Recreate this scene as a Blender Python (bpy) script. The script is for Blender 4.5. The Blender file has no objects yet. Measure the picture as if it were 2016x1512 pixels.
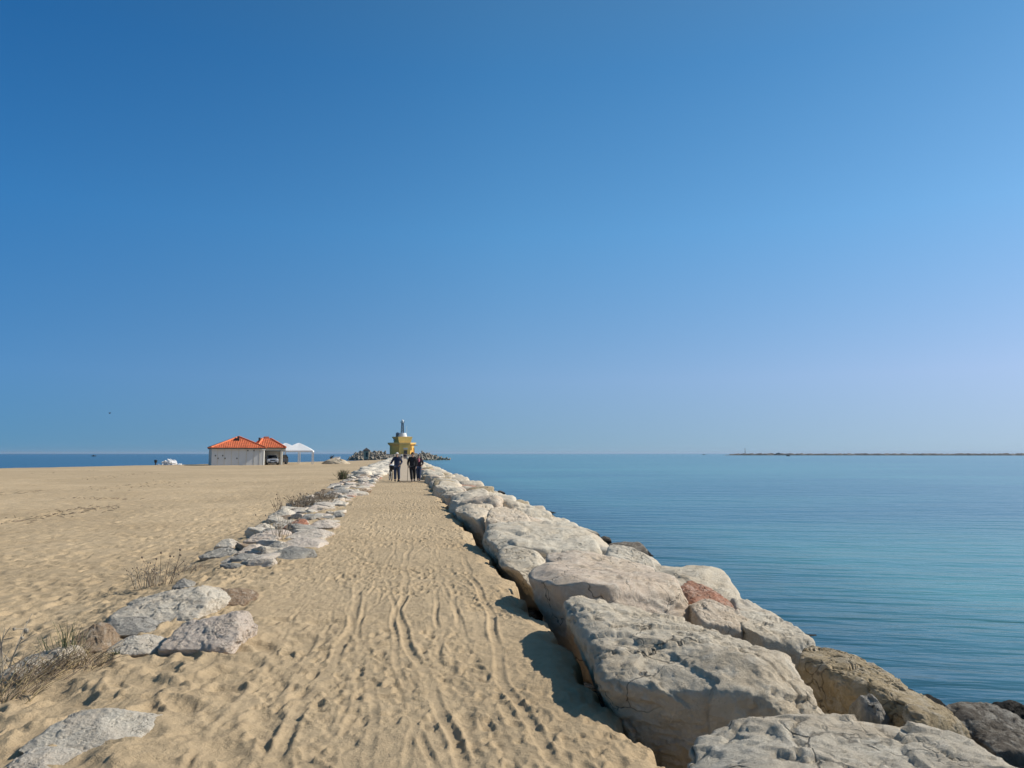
import bpy, bmesh, math, random
import numpy as np
from mathutils import Vector, Matrix

random.seed(7)
S = bpy.context.scene
COL = S.collection
R = math.radians

# ------------------------------------------------------------------ camera
F_PX, W_PX, H_PX = 1500.0, 2016.0, 1512.0
CAM_Z = 1.75
PITCH, YAW = R(5.22), R(-8.12)
cam_d = bpy.data.cameras.new("camera")
cam_d.sensor_width = 36.0
cam_d.lens = 36.0 * F_PX / W_PX
cam_d.clip_start = 0.05
cam_d.clip_end = 80000
cam = bpy.data.objects.new("camera", cam_d)
COL.objects.link(cam)
cam.location = (0, 0, CAM_Z)
cam.rotation_euler = (math.pi / 2 + PITCH, 0, YAW)
S.camera = cam
CAM_M = cam.rotation_euler.to_matrix()


def ray(px, py):
    return CAM_M @ Vector(((px - W_PX / 2) / F_PX, -(py - H_PX / 2) / F_PX, -1.0))


def at(px, py, z=0.0):
    """survey point: where the sight line meets the level z"""
    d = ray(px, py)
    t = (z - CAM_Z) / d.z
    return Vector((d.x * t, d.y * t, z))


def at_y(px, py, y):
    d = ray(px, py)
    t = y / d.y
    return Vector((d.x * t, y, CAM_Z + d.z * t))


# ------------------------------------------------------------------ sun and sky
SUN_AZ, SUN_EL = R(81), R(37)
sun_dir = Vector((math.sin(SUN_AZ) * math.cos(SUN_EL), math.cos(SUN_AZ) * math.cos(SUN_EL), math.sin(SUN_EL)))
sd = bpy.data.lights.new("sun", 'SUN')
sd.energy = 4.7
sd.angle = R(0.53)
sd.color = (1.0, 0.93, 0.82)
so = bpy.data.objects.new("sun", sd)
COL.objects.link(so)
so.rotation_euler = sun_dir.to_track_quat('Z', 'Y').to_euler()
so.location = (40, 20, 60)

world = bpy.data.worlds.new("World")
S.world = world
world.use_nodes = True
wn = world.node_tree
wn.nodes.clear()


def nd(nt, typ, **kw):
    n = nt.nodes.new(typ)
    for k, v in kw.items():
        if k.startswith('i_'):
            n.inputs[k[2:].replace('_', ' ')].default_value = v
        else:
            setattr(n, k, v)
    return n


sky = nd(wn, 'ShaderNodeTexSky', sky_type='NISHITA', sun_disc=False)
sky.sun_elevation = SUN_EL
sky.sun_rotation = SUN_AZ
sky.altitude = 0
sky.air_density = 1.0
sky.dust_density = 0.3
sky.ozone_density = 2.0
bg = nd(wn, 'ShaderNodeBackground')
bg.inputs['Strength'].default_value = 0.125
wo = nd(wn, 'ShaderNodeOutputWorld')
# look a little above the true horizon line so its thick yellow rim stays out
tcw = nd(wn, 'ShaderNodeTexCoord')
vm = nd(wn, 'ShaderNodeVectorMath', operation='MULTIPLY_ADD')
vm.inputs[1].default_value = (1, 1, 0.85)
vm.inputs[2].default_value = (0, 0, 0.16)
wn.links.new(tcw.outputs['Generated'], vm.inputs[0])
wn.links.new(vm.outputs[0], sky.inputs['Vector'])
hs = nd(wn, 'ShaderNodeHueSaturation')
hs.inputs['Hue'].default_value = 0.49
hs.inputs['Saturation'].default_value = 1.15
hs.inputs['Value'].default_value = 1.0
wn.links.new(sky.outputs['Color'], hs.inputs['Color'])
# sky tint, unseen parts warmed for the shade: deeper blue higher up, duller at the horizon, greyer towards the sun


def wmix(a, b):
    m = nd(wn, 'ShaderNodeMix', data_type='RGBA', blend_type='MULTIPLY')
    m.inputs[0].default_value = 1.0
    wn.links.new(a, m.inputs[6]); wn.links.new(b, m.inputs[7])
    return m.outputs[2]


def wramp(src, stops):
    r = nd(wn, 'ShaderNodeValToRGB')
    e = r.color_ramp.elements
    while len(e) < len(stops): e.new(0.5)
    for el, (p, c) in zip(e, stops):
        el.position = p; el.color = (*c, 1)
    wn.links.new(src, r.inputs['Fac'])
    return r.outputs['Color']


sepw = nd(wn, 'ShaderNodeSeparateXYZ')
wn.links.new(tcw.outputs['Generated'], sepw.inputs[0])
el_t = wramp(sepw.outputs['Z'], [(0.0, (.86, .74, .70)), (0.095, (1.14, .94, .96)), (0.28, (.83, 1.05, 1.15)), (0.46, (.57, .91, 1.07)), (0.75, (.80, .82, .78))])  # last stop, above the view, is dimmed and neutral to cut blue in the shade
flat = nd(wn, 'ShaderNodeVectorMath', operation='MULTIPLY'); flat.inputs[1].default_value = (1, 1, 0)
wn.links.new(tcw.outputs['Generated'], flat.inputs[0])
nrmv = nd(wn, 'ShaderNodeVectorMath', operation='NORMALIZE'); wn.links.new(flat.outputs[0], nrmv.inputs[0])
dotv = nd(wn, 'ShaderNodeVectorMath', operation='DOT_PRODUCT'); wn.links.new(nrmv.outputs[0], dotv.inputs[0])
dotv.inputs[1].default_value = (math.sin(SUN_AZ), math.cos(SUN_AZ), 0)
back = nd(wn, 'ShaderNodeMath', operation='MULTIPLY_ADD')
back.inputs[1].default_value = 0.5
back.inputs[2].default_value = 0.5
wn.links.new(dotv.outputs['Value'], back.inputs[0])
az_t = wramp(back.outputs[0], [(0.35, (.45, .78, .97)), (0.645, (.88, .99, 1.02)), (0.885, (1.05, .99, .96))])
bk_t = wramp(back.outputs[0], [(0.0, (1.05, .80, .66)), (0.23, (1.05, .82, .70)), (0.33, (1, 1, 1)), (1.0, (1, 1, 1))])  # warm tint added opposite the sun, out of view, to warm shaded sides
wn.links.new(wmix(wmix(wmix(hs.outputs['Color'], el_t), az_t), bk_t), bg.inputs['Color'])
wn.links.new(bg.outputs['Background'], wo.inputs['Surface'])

S.view_settings.view_transform = 'Standard'
S.view_settings.look = 'None'
S.view_settings.exposure = 0
S.view_settings.gamma = 1
S.view_settings.use_curve_mapping = False

# ------------------------------------------------------------------ numpy noise
def _hash(ix, iy, iz, seed):
    h = (ix.astype(np.int64) * 374761393 + iy.astype(np.int64) * 668265263 + iz.astype(np.int64) * 2147483647 + seed * 1274126177) & 0xffffffff
    h = ((h ^ (h >> 13)) * 1274126177) & 0xffffffff
    h = ((h ^ (h >> 16)) * 2246822519) & 0xffffffff
    h = h ^ (h >> 15)
    return (h & 0xffffff) / float(0xffffff) * 2 - 1


def vnoise(p, seed=0):
    i = np.floor(p)
    f = p - i
    u = f * f * f * (f * (f * 6 - 15) + 10)
    ix, iy, iz = i[:, 0], i[:, 1], i[:, 2]
    def L(a, b, t): return a + (b - a) * t
    c = [[[_hash(ix + a, iy + b, iz + d, seed) for d in (0, 1)] for b in (0, 1)] for a in (0, 1)]
    x0 = L(c[0][0][0], c[1][0][0], u[:, 0]); x1 = L(c[0][1][0], c[1][1][0], u[:, 0])
    x2 = L(c[0][0][1], c[1][0][1], u[:, 0]); x3 = L(c[0][1][1], c[1][1][1], u[:, 0])
    return L(L(x0, x1, u[:, 1]), L(x2, x3, u[:, 1]), u[:, 2])


def fbm(p, oct=4, seed=0, gain=0.5, lac=2.03):
    a, s, t = 1.0, np.zeros(len(p)), 0.0
    q = p.copy()
    for k in range(oct):
        s += a * vnoise(q, seed + k * 17)
        t += a
        a *= gain
        q = q * lac + 11.3
    return s / t


def vnoise2(x, y, seed=0):
    ix, iy = np.floor(x), np.floor(y)
    fx, fy = x - ix, y - iy
    ux, uy = fx * fx * (3 - 2 * fx), fy * fy * (3 - 2 * fy)
    z = np.zeros_like(ix)
    a = _hash(ix, iy, z, seed); b = _hash(ix + 1, iy, z, seed)
    c = _hash(ix, iy + 1, z, seed); d = _hash(ix + 1, iy + 1, z, seed)
    return (a + (b - a) * ux) * (1 - uy) + (c + (d - c) * ux) * uy


def fbm2(x, y, oct=4, seed=0, gain=0.5):
    a, s, t = 1.0, 0, 0
    for k in range(oct):
        s = s + a * vnoise2(x + 5.3 * k, y - 3.7 * k, seed + 31 * k)
        t += a
        a *= gain
        x, y = (x * 0.8 - y * 0.6) * 2.03, (x * 0.6 + y * 0.8) * 2.03
    return s / t


def sstep(a, b, x):
    t = np.clip((x - a) / (b - a), 0, 1)
    return t * t * (3 - 2 * t)


# ------------------------------------------------------------------ object helpers
def tag(o, label=None, cat=None, group=None, kind=None):
    if label: o['label'] = label
    if cat: o['category'] = cat
    if group: o['group'] = group
    if kind: o['kind'] = kind
    return o


def link(name, mesh, mat=None, parent=None, loc=None):
    o = bpy.data.objects.new(name, mesh)
    COL.objects.link(o)
    if mat is not None:
        mesh.materials.clear()
        for m in (mat if isinstance(mat, (list, tuple)) else [mat]):
            mesh.materials.append(m)
    if parent is not None: o.parent = parent
    if loc is not None: o.location = loc
    return o


def empty(name, loc, rz=0.0):
    o = bpy.data.objects.new(name, None)
    COL.objects.link(o)
    o.empty_display_size = 0.2
    o.location = loc
    o.rotation_euler = (0, 0, rz)
    return o


def np_mesh(name, verts, faces, smooth=True):
    """verts (n,3), faces (m,3|4) arrays"""
    me = bpy.data.meshes.new(name)
    verts = np.asarray(verts, dtype=np.float32)
    faces = np.asarray(faces, dtype=np.int32)
    k = faces.shape[1]
    me.vertices.add(len(verts))
    me.vertices.foreach_set('co', verts.ravel())
    me.loops.add(faces.size)
    me.loops.foreach_set('vertex_index', faces.ravel())
    me.polygons.add(len(faces))
    me.polygons.foreach_set('loop_start', np.arange(len(faces), dtype=np.int32) * k)
    me.polygons.foreach_set('loop_total', np.full(len(faces), k, dtype=np.int32))
    me.polygons.foreach_set('use_smooth', np.full(len(faces), smooth, dtype=bool))
    me.update(calc_edges=True)
    me.validate()
    return me


class MB:
    """collects shapes into one mesh"""
    def __init__(self):
        self.v, self.f, self.mi = [], [], []

    def add(self, vs, fs, mi=0):
        b = len(self.v)
        self.v += [tuple(v) for v in vs]
        self.f += [tuple(i + b for i in f) for f in fs]
        self.mi += [mi] * len(fs)
        return self

    def box(self, c, s, rz=0.0, mi=0, rot=None):
        x, y, z = s[0] / 2, s[1] / 2, s[2] / 2
        m = rot if rot is not None else Matrix.Rotation(rz, 3, 'Z')
        vs = [m @ Vector(p) + Vector(c) for p in ((-x, -y, -z), (x, -y, -z), (x, y, -z), (-x, y, -z), (-x, -y, z), (x, -y, z), (x, y, z), (-x, y, z))]
        return self.add(vs, [(0, 3, 2, 1), (4, 5, 6, 7), (0, 1, 5, 4), (1, 2, 6, 5), (2, 3, 7, 6), (3, 0, 4, 7)], mi)

    def tube(self, pts, rad, n=6, mi=0, cap=True):
        pts = [Vector(p) for p in pts]
        rs = rad if isinstance(rad, (list, tuple)) else [rad] * len(pts)
        vs, fs = [], []
        for i, p in enumerate(pts):
            d = (pts[min(i + 1, len(pts) - 1)] - pts[max(i - 1, 0)])
            if d.length < 1e-9: d = Vector((0, 0, 1))
            d.normalize()
            a = d.orthogonal().normalized() if abs(d.z) > 0.98 else Vector((0, 0, 1)).cross(d).normalized()
            b = d.cross(a)
            for k in range(n):
                t = 2 * math.pi * k / n
                vs.append(p + (a * math.cos(t) + b * math.sin(t)) * rs[i])
        for i in range(len(pts) - 1):
            for k in range(n):
                k2 = (k + 1) % n
                fs.append((i * n + k, i * n + k2, (i + 1) * n + k2, (i + 1) * n + k))
        if cap:
            fs.append(tuple(range(n - 1, -1, -1)))
            fs.append(tuple((len(pts) - 1) * n + k for k in range(n)))
        return self.add(vs, fs, mi)

    def lathe(self, c, prof, n=16, mi=0, a0=0.0, sx=1, sy=1):
        """prof: list of (r, z)"""
        vs, fs = [], []
        for r, z in prof:
            for k in range(n):
                t = a0 + 2 * math.pi * k / n
                vs.append((c[0] + r * math.cos(t) * sx, c[1] + r * math.sin(t) * sy, c[2] + z))
        for i in range(len(prof) - 1):
            for k in range(n):
                k2 = (k + 1) % n
                fs.append((i * n + k, i * n + k2, (i + 1) * n + k2, (i + 1) * n + k))
        if prof[0][0] > 1e-6: fs.append(tuple(range(n - 1, -1, -1)))
        if prof[-1][0] > 1e-6: fs.append(tuple((len(prof) - 1) * n + k for k in range(n)))
        return self.add(vs, fs, mi)

    def ell(self, c, r, n=10, m=7, mi=0):
        prof = [(max(1e-5, math.sin(math.pi * i / m)), -math.cos(math.pi * i / m)) for i in range(m + 1)]
        vs, fs = [], []
        for a, z in prof:
            for k in range(n):
                t = 2 * math.pi * k / n
                vs.append((c[0] + a * math.cos(t) * r[0], c[1] + a * math.sin(t) * r[1], c[2] + z * r[2]))
        for i in range(m):
            for k in range(n):
                k2 = (k + 1) % n
                fs.append((i * n + k, i * n + k2, (i + 1) * n + k2, (i + 1) * n + k))
        return self.add(vs, fs, mi)

    def prism(self, poly, z0, z1, mi=0, top=None):
        n = len(poly)
        top = top or poly
        vs = [(p[0], p[1], z0) for p in poly] + [(p[0], p[1], z1) for p in top]
        fs = [tuple(range(n - 1, -1, -1)), tuple(range(n, 2 * n))]
        for k in range(n):
            k2 = (k + 1) % n
            fs.append((k, k2, n + k2, n + k))
        return self.add(vs, fs, mi)

    def build(self, name, mat, parent=None, loc=None, smooth=False, bevel=0.0):
        me = bpy.data.meshes.new(name)
        me.from_pydata([tuple(v) for v in self.v], [], self.f)
        me.update()
        bm = bmesh.new()
        bm.from_mesh(me)
        bmesh.ops.remove_doubles(bm, verts=bm.verts, dist=1e-5)
        bmesh.ops.recalc_face_normals(bm, faces=bm.faces)
        bm.to_mesh(me)
        bm.free()
        if len(me.polygons) == len(self.mi):
            me.polygons.foreach_set('material_index', self.mi)
        if smooth:
            me.polygons.foreach_set('use_smooth', [True] * len(me.polygons))
        o = link(name, me, mat, parent, loc)
        if bevel:
            b = o.modifiers.new('bevel', 'BEVEL')
            b.width = bevel
            b.segments = 2
            b.limit_method = 'ANGLE'
        return o


# ------------------------------------------------------------------ materials
def new_mat(name):
    m = bpy.data.materials.new(name)
    m.use_nodes = True
    nt = m.node_tree
    nt.nodes.clear()
    out = nd(nt, 'ShaderNodeOutputMaterial')
    bs = nd(nt, 'ShaderNodeBsdfPrincipled')
    nt.links.new(bs.outputs[0], out.inputs['Surface'])
    return m, nt, bs


def ramp(nt, src, stops, interp='LINEAR'):
    r = nd(nt, 'ShaderNodeValToRGB')
    r.color_ramp.interpolation = interp
    e = r.color_ramp.elements
    while len(e) < len(stops): e.new(0.5)
    for el, (p, c) in zip(e, stops):
        el.position = p
        el.color = (*c, 1) if len(c) == 3 else c
    nt.links.new(src, r.inputs['Fac'])
    return r.outputs['Color']


def noise(nt, vec, scale, detail=4, rough=0.55, dist=0.0):
    n = nd(nt, 'ShaderNodeTexNoise')
    n.inputs['Scale'].default_value = scale
    n.inputs['Detail'].default_value = detail
    n.inputs['Roughness'].default_value = rough
    n.inputs['Distortion'].default_value = dist
    if vec is not None: nt.links.new(vec, n.inputs['Vector'])
    return n.outputs['Fac']


def mixc(nt, fac, a, b, mode='MIX'):
    m = nd(nt, 'ShaderNodeMix', data_type='RGBA', blend_type=mode)
    for sock, v in ((m.inputs[0], fac), (m.inputs[6], a), (m.inputs[7], b)):
        if hasattr(v, 'is_linked'): nt.links.new(v, sock)
        elif isinstance(v, (int, float)): sock.default_value = v
        else: sock.default_value = (*v, 1)
    return m.outputs[2]


def mth(nt, op, a, b=0.0, c=None, clamp=False):
    m = nd(nt, 'ShaderNodeMath', operation=op, use_clamp=clamp)
    for i, v in enumerate((a, b, c)):
        if v is None: continue
        if hasattr(v, 'is_linked'): nt.links.new(v, m.inputs[i])
        else: m.inputs[i].default_value = v
    return m.outputs[0]


def bump(nt, h, strength, dist, prev=None):
    b = nd(nt, 'ShaderNodeBump')
    b.inputs['Strength'].default_value = strength
    b.inputs['Distance'].default_value = dist
    nt.links.new(h, b.inputs['Height'])
    if prev is not None: nt.links.new(prev, b.inputs['Normal'])
    return b.outputs['Normal']


def simple(name, col, rough=0.7, var=0.15, scale=6.0, metal=0.0, bstr=0.2, bscale=40):
    m, nt, bs = new_mat(name)
    tc = nd(nt, 'ShaderNodeTexCoord')
    f = noise(nt, tc.outputs['Object'], scale, 5)
    c = ramp(nt, f, [(0.3, tuple(max(0, x * (1 - var)) for x in col)), (0.7, tuple(min(1, x * (1 + var)) for x in col))])
    nt.links.new(c, bs.inputs['Base Color'])
    bs.inputs['Roughness'].default_value = rough
    bs.inputs['Metallic'].default_value = metal
    if bstr:
        nt.links.new(bump(nt, noise(nt, tc.outputs['Object'], bscale, 3), bstr, 0.01), bs.inputs['Normal'])
    return m


def sand_mat():
    m, nt, bs = new_mat("sand")
    g = nd(nt, 'ShaderNodeNewGeometry')
    P = g.outputs['Position']
    a = noise(nt, P, 0.35, 5, 0.6)
    b = noise(nt, P, 7.0, 5, 0.65)
    big = noise(nt, P, 0.07, 4, 0.6, 0.8)
    c1 = ramp(nt, a, [(0.3, (0.53, 0.395, 0.24)), (0.7, (0.62, 0.475, 0.30))])
    c2 = mixc(nt, mth(nt, 'MULTIPLY', ramp(nt, b, [(0.45, (0, 0, 0)), (0.75, (1, 1, 1))]), 0.45), c1, (0.30, 0.22, 0.14))
    c2 = mixc(nt, ramp(nt, big, [(0.42, (0.35, 0.35, 0.35)), (0.62, (0, 0, 0))]), c2, (0.36, 0.27, 0.165))
    sp = noise(nt, P, 90.0, 2, 0.6)
    c3 = mixc(nt, ramp(nt, sp, [(0.64, (0, 0, 0)), (0.74, (0.6, 0.6, 0.6))]), c2, (0.22, 0.16, 0.10))
    nt.links.new(c3, bs.inputs['Base Color'])
    bs.inputs['Roughness'].default_value = 0.95
    bs.inputs['Specular IOR Level'].default_value = 0.15
    n1 = bump(nt, noise(nt, P, 3.2, 4, 0.6), 0.35, 0.07)
    n2 = bump(nt, noise(nt, P, 14.0, 6, 0.75), 0.7, 0.035, n1)
    n3 = bump(nt, noise(nt, P, 70.0, 4, 0.75), 0.7, 0.007, n2)
    nt.links.new(n3, bs.inputs['Normal'])
    return m


def rock_mat(name, stops, patch, patch_amt=0.5, wet=True, sc=1.0):
    """stops: colour ramp over each rock's own random number; patch: stain colour"""
    m, nt, bs = new_mat(name)
    tc = nd(nt, 'ShaderNodeTexCoord')
    oi = nd(nt, 'ShaderNodeObjectInfo')
    g = nd(nt, 'ShaderNodeNewGeometry')
    P = nd(nt, 'ShaderNodeVectorMath', operation='ADD')
    nt.links.new(g.outputs['Position'], P.inputs[0])
    off = nd(nt, 'ShaderNodeCombineXYZ')
    nt.links.new(mth(nt, 'MULTIPLY', oi.outputs['Random'], 57.0), off.inputs[2])
    nt.links.new(off.outputs[0], P.inputs[1])
    V = P.outputs[0]
    base = ramp(nt, oi.outputs['Random'], stops)
    big = noise(nt, V, 1.3 * sc, 6, 0.6, 0.6)
    mid = noise(nt, V, 6.0 * sc, 9, 0.75, 0.5)
    fine = noise(nt, V, 38.0 * sc, 6, 0.78)
    c = mixc(nt, mth(nt, 'MULTIPLY', ramp(nt, big, [(0.42, (0, 0, 0)), (0.62, (1, 1, 1))]), patch_amt), base, patch)
    c = mixc(nt, ramp(nt, mid, [(0.28, (0.5, 0.5, 0.5)), (0.42, (0, 0, 0))]), c, mixc(nt, 0.5, c, (0.20, 0.17, 0.13)))
    c = mixc(nt, ramp(nt, mid, [(0.48, (0, 0, 0)), (0.66, (0.7, 0.7, 0.7))]), c, mixc(nt, 0.6, c, (0.88, 0.82, 0.70)))
    c = mixc(nt, ramp(nt, fine, [(0.30, (0.55, 0.55, 0.55)), (0.42, (0, 0, 0))]), c, mixc(nt, 0.5, c, (0.15, 0.13, 0.10)))
    # thin dark cracks
    vo = nd(nt, 'ShaderNodeTexVoronoi', feature='DISTANCE_TO_EDGE')
    vo.inputs['Scale'].default_value = 1.7 * sc
    dist = nd(nt, 'ShaderNodeVectorMath', operation='MULTIPLY_ADD')
    nt.links.new(noise_col(nt, V, 2.5 * sc), dist.inputs[0])
    dist.inputs[1].default_value = (0.7, 0.7, 0.7)
    nt.links.new(V, dist.inputs[2])
    nt.links.new(dist.outputs[0], vo.inputs['Vector'])
    crack = ramp(nt, vo.outputs['Distance'], [(0.0, (1, 1, 1)), (0.02, (0, 0, 0))])
    crack = mth(nt, 'MULTIPLY', crack, ramp(nt, noise(nt, V, 0.9 * sc, 2), [(0.5, (0, 0, 0)), (0.6, (1, 1, 1))]))
    c = mixc(nt, mth(nt, 'MULTIPLY', crack, 0.7), c, (0.06, 0.05, 0.04))
    rough = 0.9
    if wet:
        z = nd(nt, 'ShaderNodeSeparateXYZ')
        nt.links.new(g.outputs['Position'], z.inputs[0])
        h = mth(nt, 'ADD', z.outputs['Z'], mth(nt, 'MULTIPLY', big, 0.5))
        w = ramp(nt, mth(nt, 'MULTIPLY_ADD', h, 1.0, 1.0), [(0.28, (1, 1, 1)), (0.52, (0, 0, 0))])
        c = mixc(nt, w, c, (0.022, 0.02, 0.017))
    nt.links.new(c, bs.inputs['Base Color'])
    bs.inputs['Roughness'].default_value = rough
    bs.inputs['Specular IOR Level'].default_value = 0.2
    # crinkled fracture lines
    ck = nd(nt, 'ShaderNodeMath', operation='ABSOLUTE')
    nt.links.new(mth(nt, 'SUBTRACT', noise(nt, V, 9.0 * sc, 8, 0.7, 0.8), 0.5), ck.inputs[0])
    ckr = ramp(nt, ck.outputs[0], [(0.0, (0, 0, 0)), (0.05, (1, 1, 1))])
    n0 = bump(nt, ckr, 0.45, 0.012)
    n1 = bump(nt, mid, 0.9, 0.05, n0)
    n2 = bump(nt, fine, 0.8, 0.014, n1)
    inv = mth(nt, 'SUBTRACT', 1.0, crack)
    n3 = bump(nt, inv, 0.6, 0.02, n2)
    nt.links.new(n3, bs.inputs['Normal'])
    return m


def noise_col(nt, vec, scale):
    n = nd(nt, 'ShaderNodeTexNoise')
    n.inputs['Scale'].default_value = scale
    n.inputs['Detail'].default_value = 3
    nt.links.new(vec, n.inputs['Vector'])
    return n.outputs['Color']


def sea_mat():
    m, nt, bs = new_mat("sea_water")
    g = nd(nt, 'ShaderNodeNewGeometry')
    P = g.outputs['Position']
    mp = nd(nt, 'ShaderNodeMapping')
    mp.inputs['Scale'].default_value = (0.012, 0.05, 1)
    mp.inputs['Rotation'].default_value = (0, 0, R(-6))
    nt.links.new(P, mp.inputs['Vector'])
    a = noise(nt, mp.outputs[0], 1.0, 4, 0.5, 0.4)
    mp2 = nd(nt, 'ShaderNodeMapping')
    mp2.inputs['Scale'].default_value = (0.10, 0.22, 1)
    nt.links.new(P, mp2.inputs['Vector'])
    b = noise(nt, mp2.outputs[0], 1.0, 3, 0.5, 0.5)
    c = ramp(nt, a, [(0.36, (0.045, 0.16, 0.205)), (0.64, (0.09, 0.27, 0.27))])
    # deep, weed-dark bottom close to the stones; paler sand bottom further out
    sx = nd(nt, 'ShaderNodeSeparateXYZ')
    nt.links.new(P, sx.inputs[0])
    near = ramp(nt, mth(nt, 'MULTIPLY', mth(nt, 'ADD', sx.outputs['X'], mth(nt, 'MULTIPLY', b, 6.0)), 0.05), [(0.34, (1, 1, 1)), (0.74, (0, 0, 0))])
    c = mixc(nt, mth(nt, 'MULTIPLY', near, 0.95), c, (0.012, 0.052, 0.088))
    nt.links.new(c, bs.inputs['Base Color'])
    bs.inputs['IOR'].default_value = 1.33
    bs.inputs['Roughness'].default_value = 0.17

    def waves(sx_, sy_, rz, det, rough=0.5, dist=0.3):
        q = nd(nt, 'ShaderNodeMapping', vector_type='TEXTURE')
        q.inputs['Scale'].default_value = (1 / sx_, 1 / sy_, 1)
        q.inputs['Rotation'].default_value = (0, 0, rz)
        nt.links.new(P, q.inputs['Vector'])
        return noise(nt, q.outputs[0], 1.0, det, rough, dist)
    n1 = bump(nt, waves(0.18, 0.62, R(-14), 3), 0.42, 0.45)
    n2 = bump(nt, waves(0.55, 2.3, R(-18), 4, 0.5), 0.5, 0.16, n1)
    n3 = bump(nt, waves(2.2, 7.0, R(-8), 2), 0.25, 0.02, n2)
    nt.links.new(n3, bs.inputs['Normal'])
    return m


M = {}
M['sand'] = sand_mat()
M['lime'] = rock_mat("limestone", [(0.0, (0.70, 0.60, 0.455)), (0.3, (0.74, 0.65, 0.505)), (0.55, (0.67, 0.60, 0.485)), (0.75, (0.72, 0.605, 0.455)), (0.9, (0.70, 0.565, 0.44)), (1.0, (0.75, 0.66, 0.52))], (0.60, 0.465, 0.31), 0.45)
M['lime_small'] = rock_mat("limestone_small", [(0.0, (0.74, 0.65, 0.52)), (0.35, (0.80, 0.72, 0.59)), (0.6, (0.71, 0.64, 0.54)), (0.8, (0.77, 0.62, 0.51)), (1.0, (0.80, 0.68, 0.53))], (0.64, 0.51, 0.38), 0.4, wet=False, sc=2.0)
M['ochre'] = rock_mat("ochre_rock", [(0.0, (0.47, 0.36, 0.21)), (1.0, (0.50, 0.39, 0.24))], (0.34, 0.26, 0.16), 0.6)
M['red'] = rock_mat("reddish_rock", [(0.0, (0.48, 0.22, 0.14)), (1.0, (0.50, 0.24, 0.15))], (0.44, 0.34, 0.25), 0.5)
M['brown'] = rock_mat("brown_rock", [(0.0, (0.36, 0.25, 0.16)), (1.0, (0.34, 0.23, 0.15))], (0.50, 0.38, 0.25), 0.5, wet=False, sc=2.0)
M['grey'] = rock_mat("grey_rock", [(0.0, (0.36, 0.335, 0.295)), (1.0, (0.40, 0.37, 0.33))], (0.36, 0.33, 0.27), 0.5, wet=False, sc=1.5)
M['dark'] = rock_mat("dark_rock", [(0.0, (0.12, 0.105, 0.09)), (1.0, (0.15, 0.13, 0.11))], (0.20, 0.16, 0.11), 0.4)
M['sea'] = sea_mat()
M['concrete'] = simple("walkway_concrete", (0.52, 0.41, 0.285), 0.9, 0.12, 1.5)
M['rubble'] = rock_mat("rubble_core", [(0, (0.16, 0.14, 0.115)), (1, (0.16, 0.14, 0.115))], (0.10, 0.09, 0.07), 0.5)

# ------------------------------------------------------------------ terrain
# crest line of the beach (x, y); beyond it the sand drops into the sea
CREST = [(-300, 78), (-120, 80), (-60, 87), (-50, 95), (-45, 104), (-40, 118), (-34, 131), (-27, 150), (-21, 165), (-13, 187), (-7, 215), (-4.6, 240), (-4.4, 340), (-4.4, 600)]
_cx = np.array([c[0] for c in CREST]); _cy = np.array([c[1] for c in CREST])
WATER_Z = -1.05
WALK_X0, WALK_X1, WALK_Y0 = -0.26, 1.46, 48.6


def edge_x(Y):
    """where the sand of the path breaks off towards the boulders"""
    return 1.46 + 0.05 * np.sin(Y * 1.9) + 0.035 * np.sin(Y * 4.7 + 1) + 0.02 * np.sin(Y * 11.0)


def ground_base(X, Y):
    X = np.asarray(X, dtype=float); Y = np.asarray(Y, dtype=float)
    z = np.zeros_like(X + Y)
    # bank to the left of the stones, then the lower beach
    low = sstep(-2.3, -4.6, X) * (0.30 - 0.30 * sstep(30, 75, np.hypot(X, Y)))
    z = z - low
    # soft drift where path and stones meet, near the camera
    z = z + 0.06 * np.exp(-((X + 1.7) / 0.6) ** 2) * sstep(14, 5, Y)
    # beach falls to the sea
    cr = np.interp(X, _cx, _cy)
    z = z - 1.9 * sstep(0, 18, Y - cr)
    return z


def ground(x, y):
    return float(ground_base(np.array([x]), np.array([y]))[0])


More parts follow.
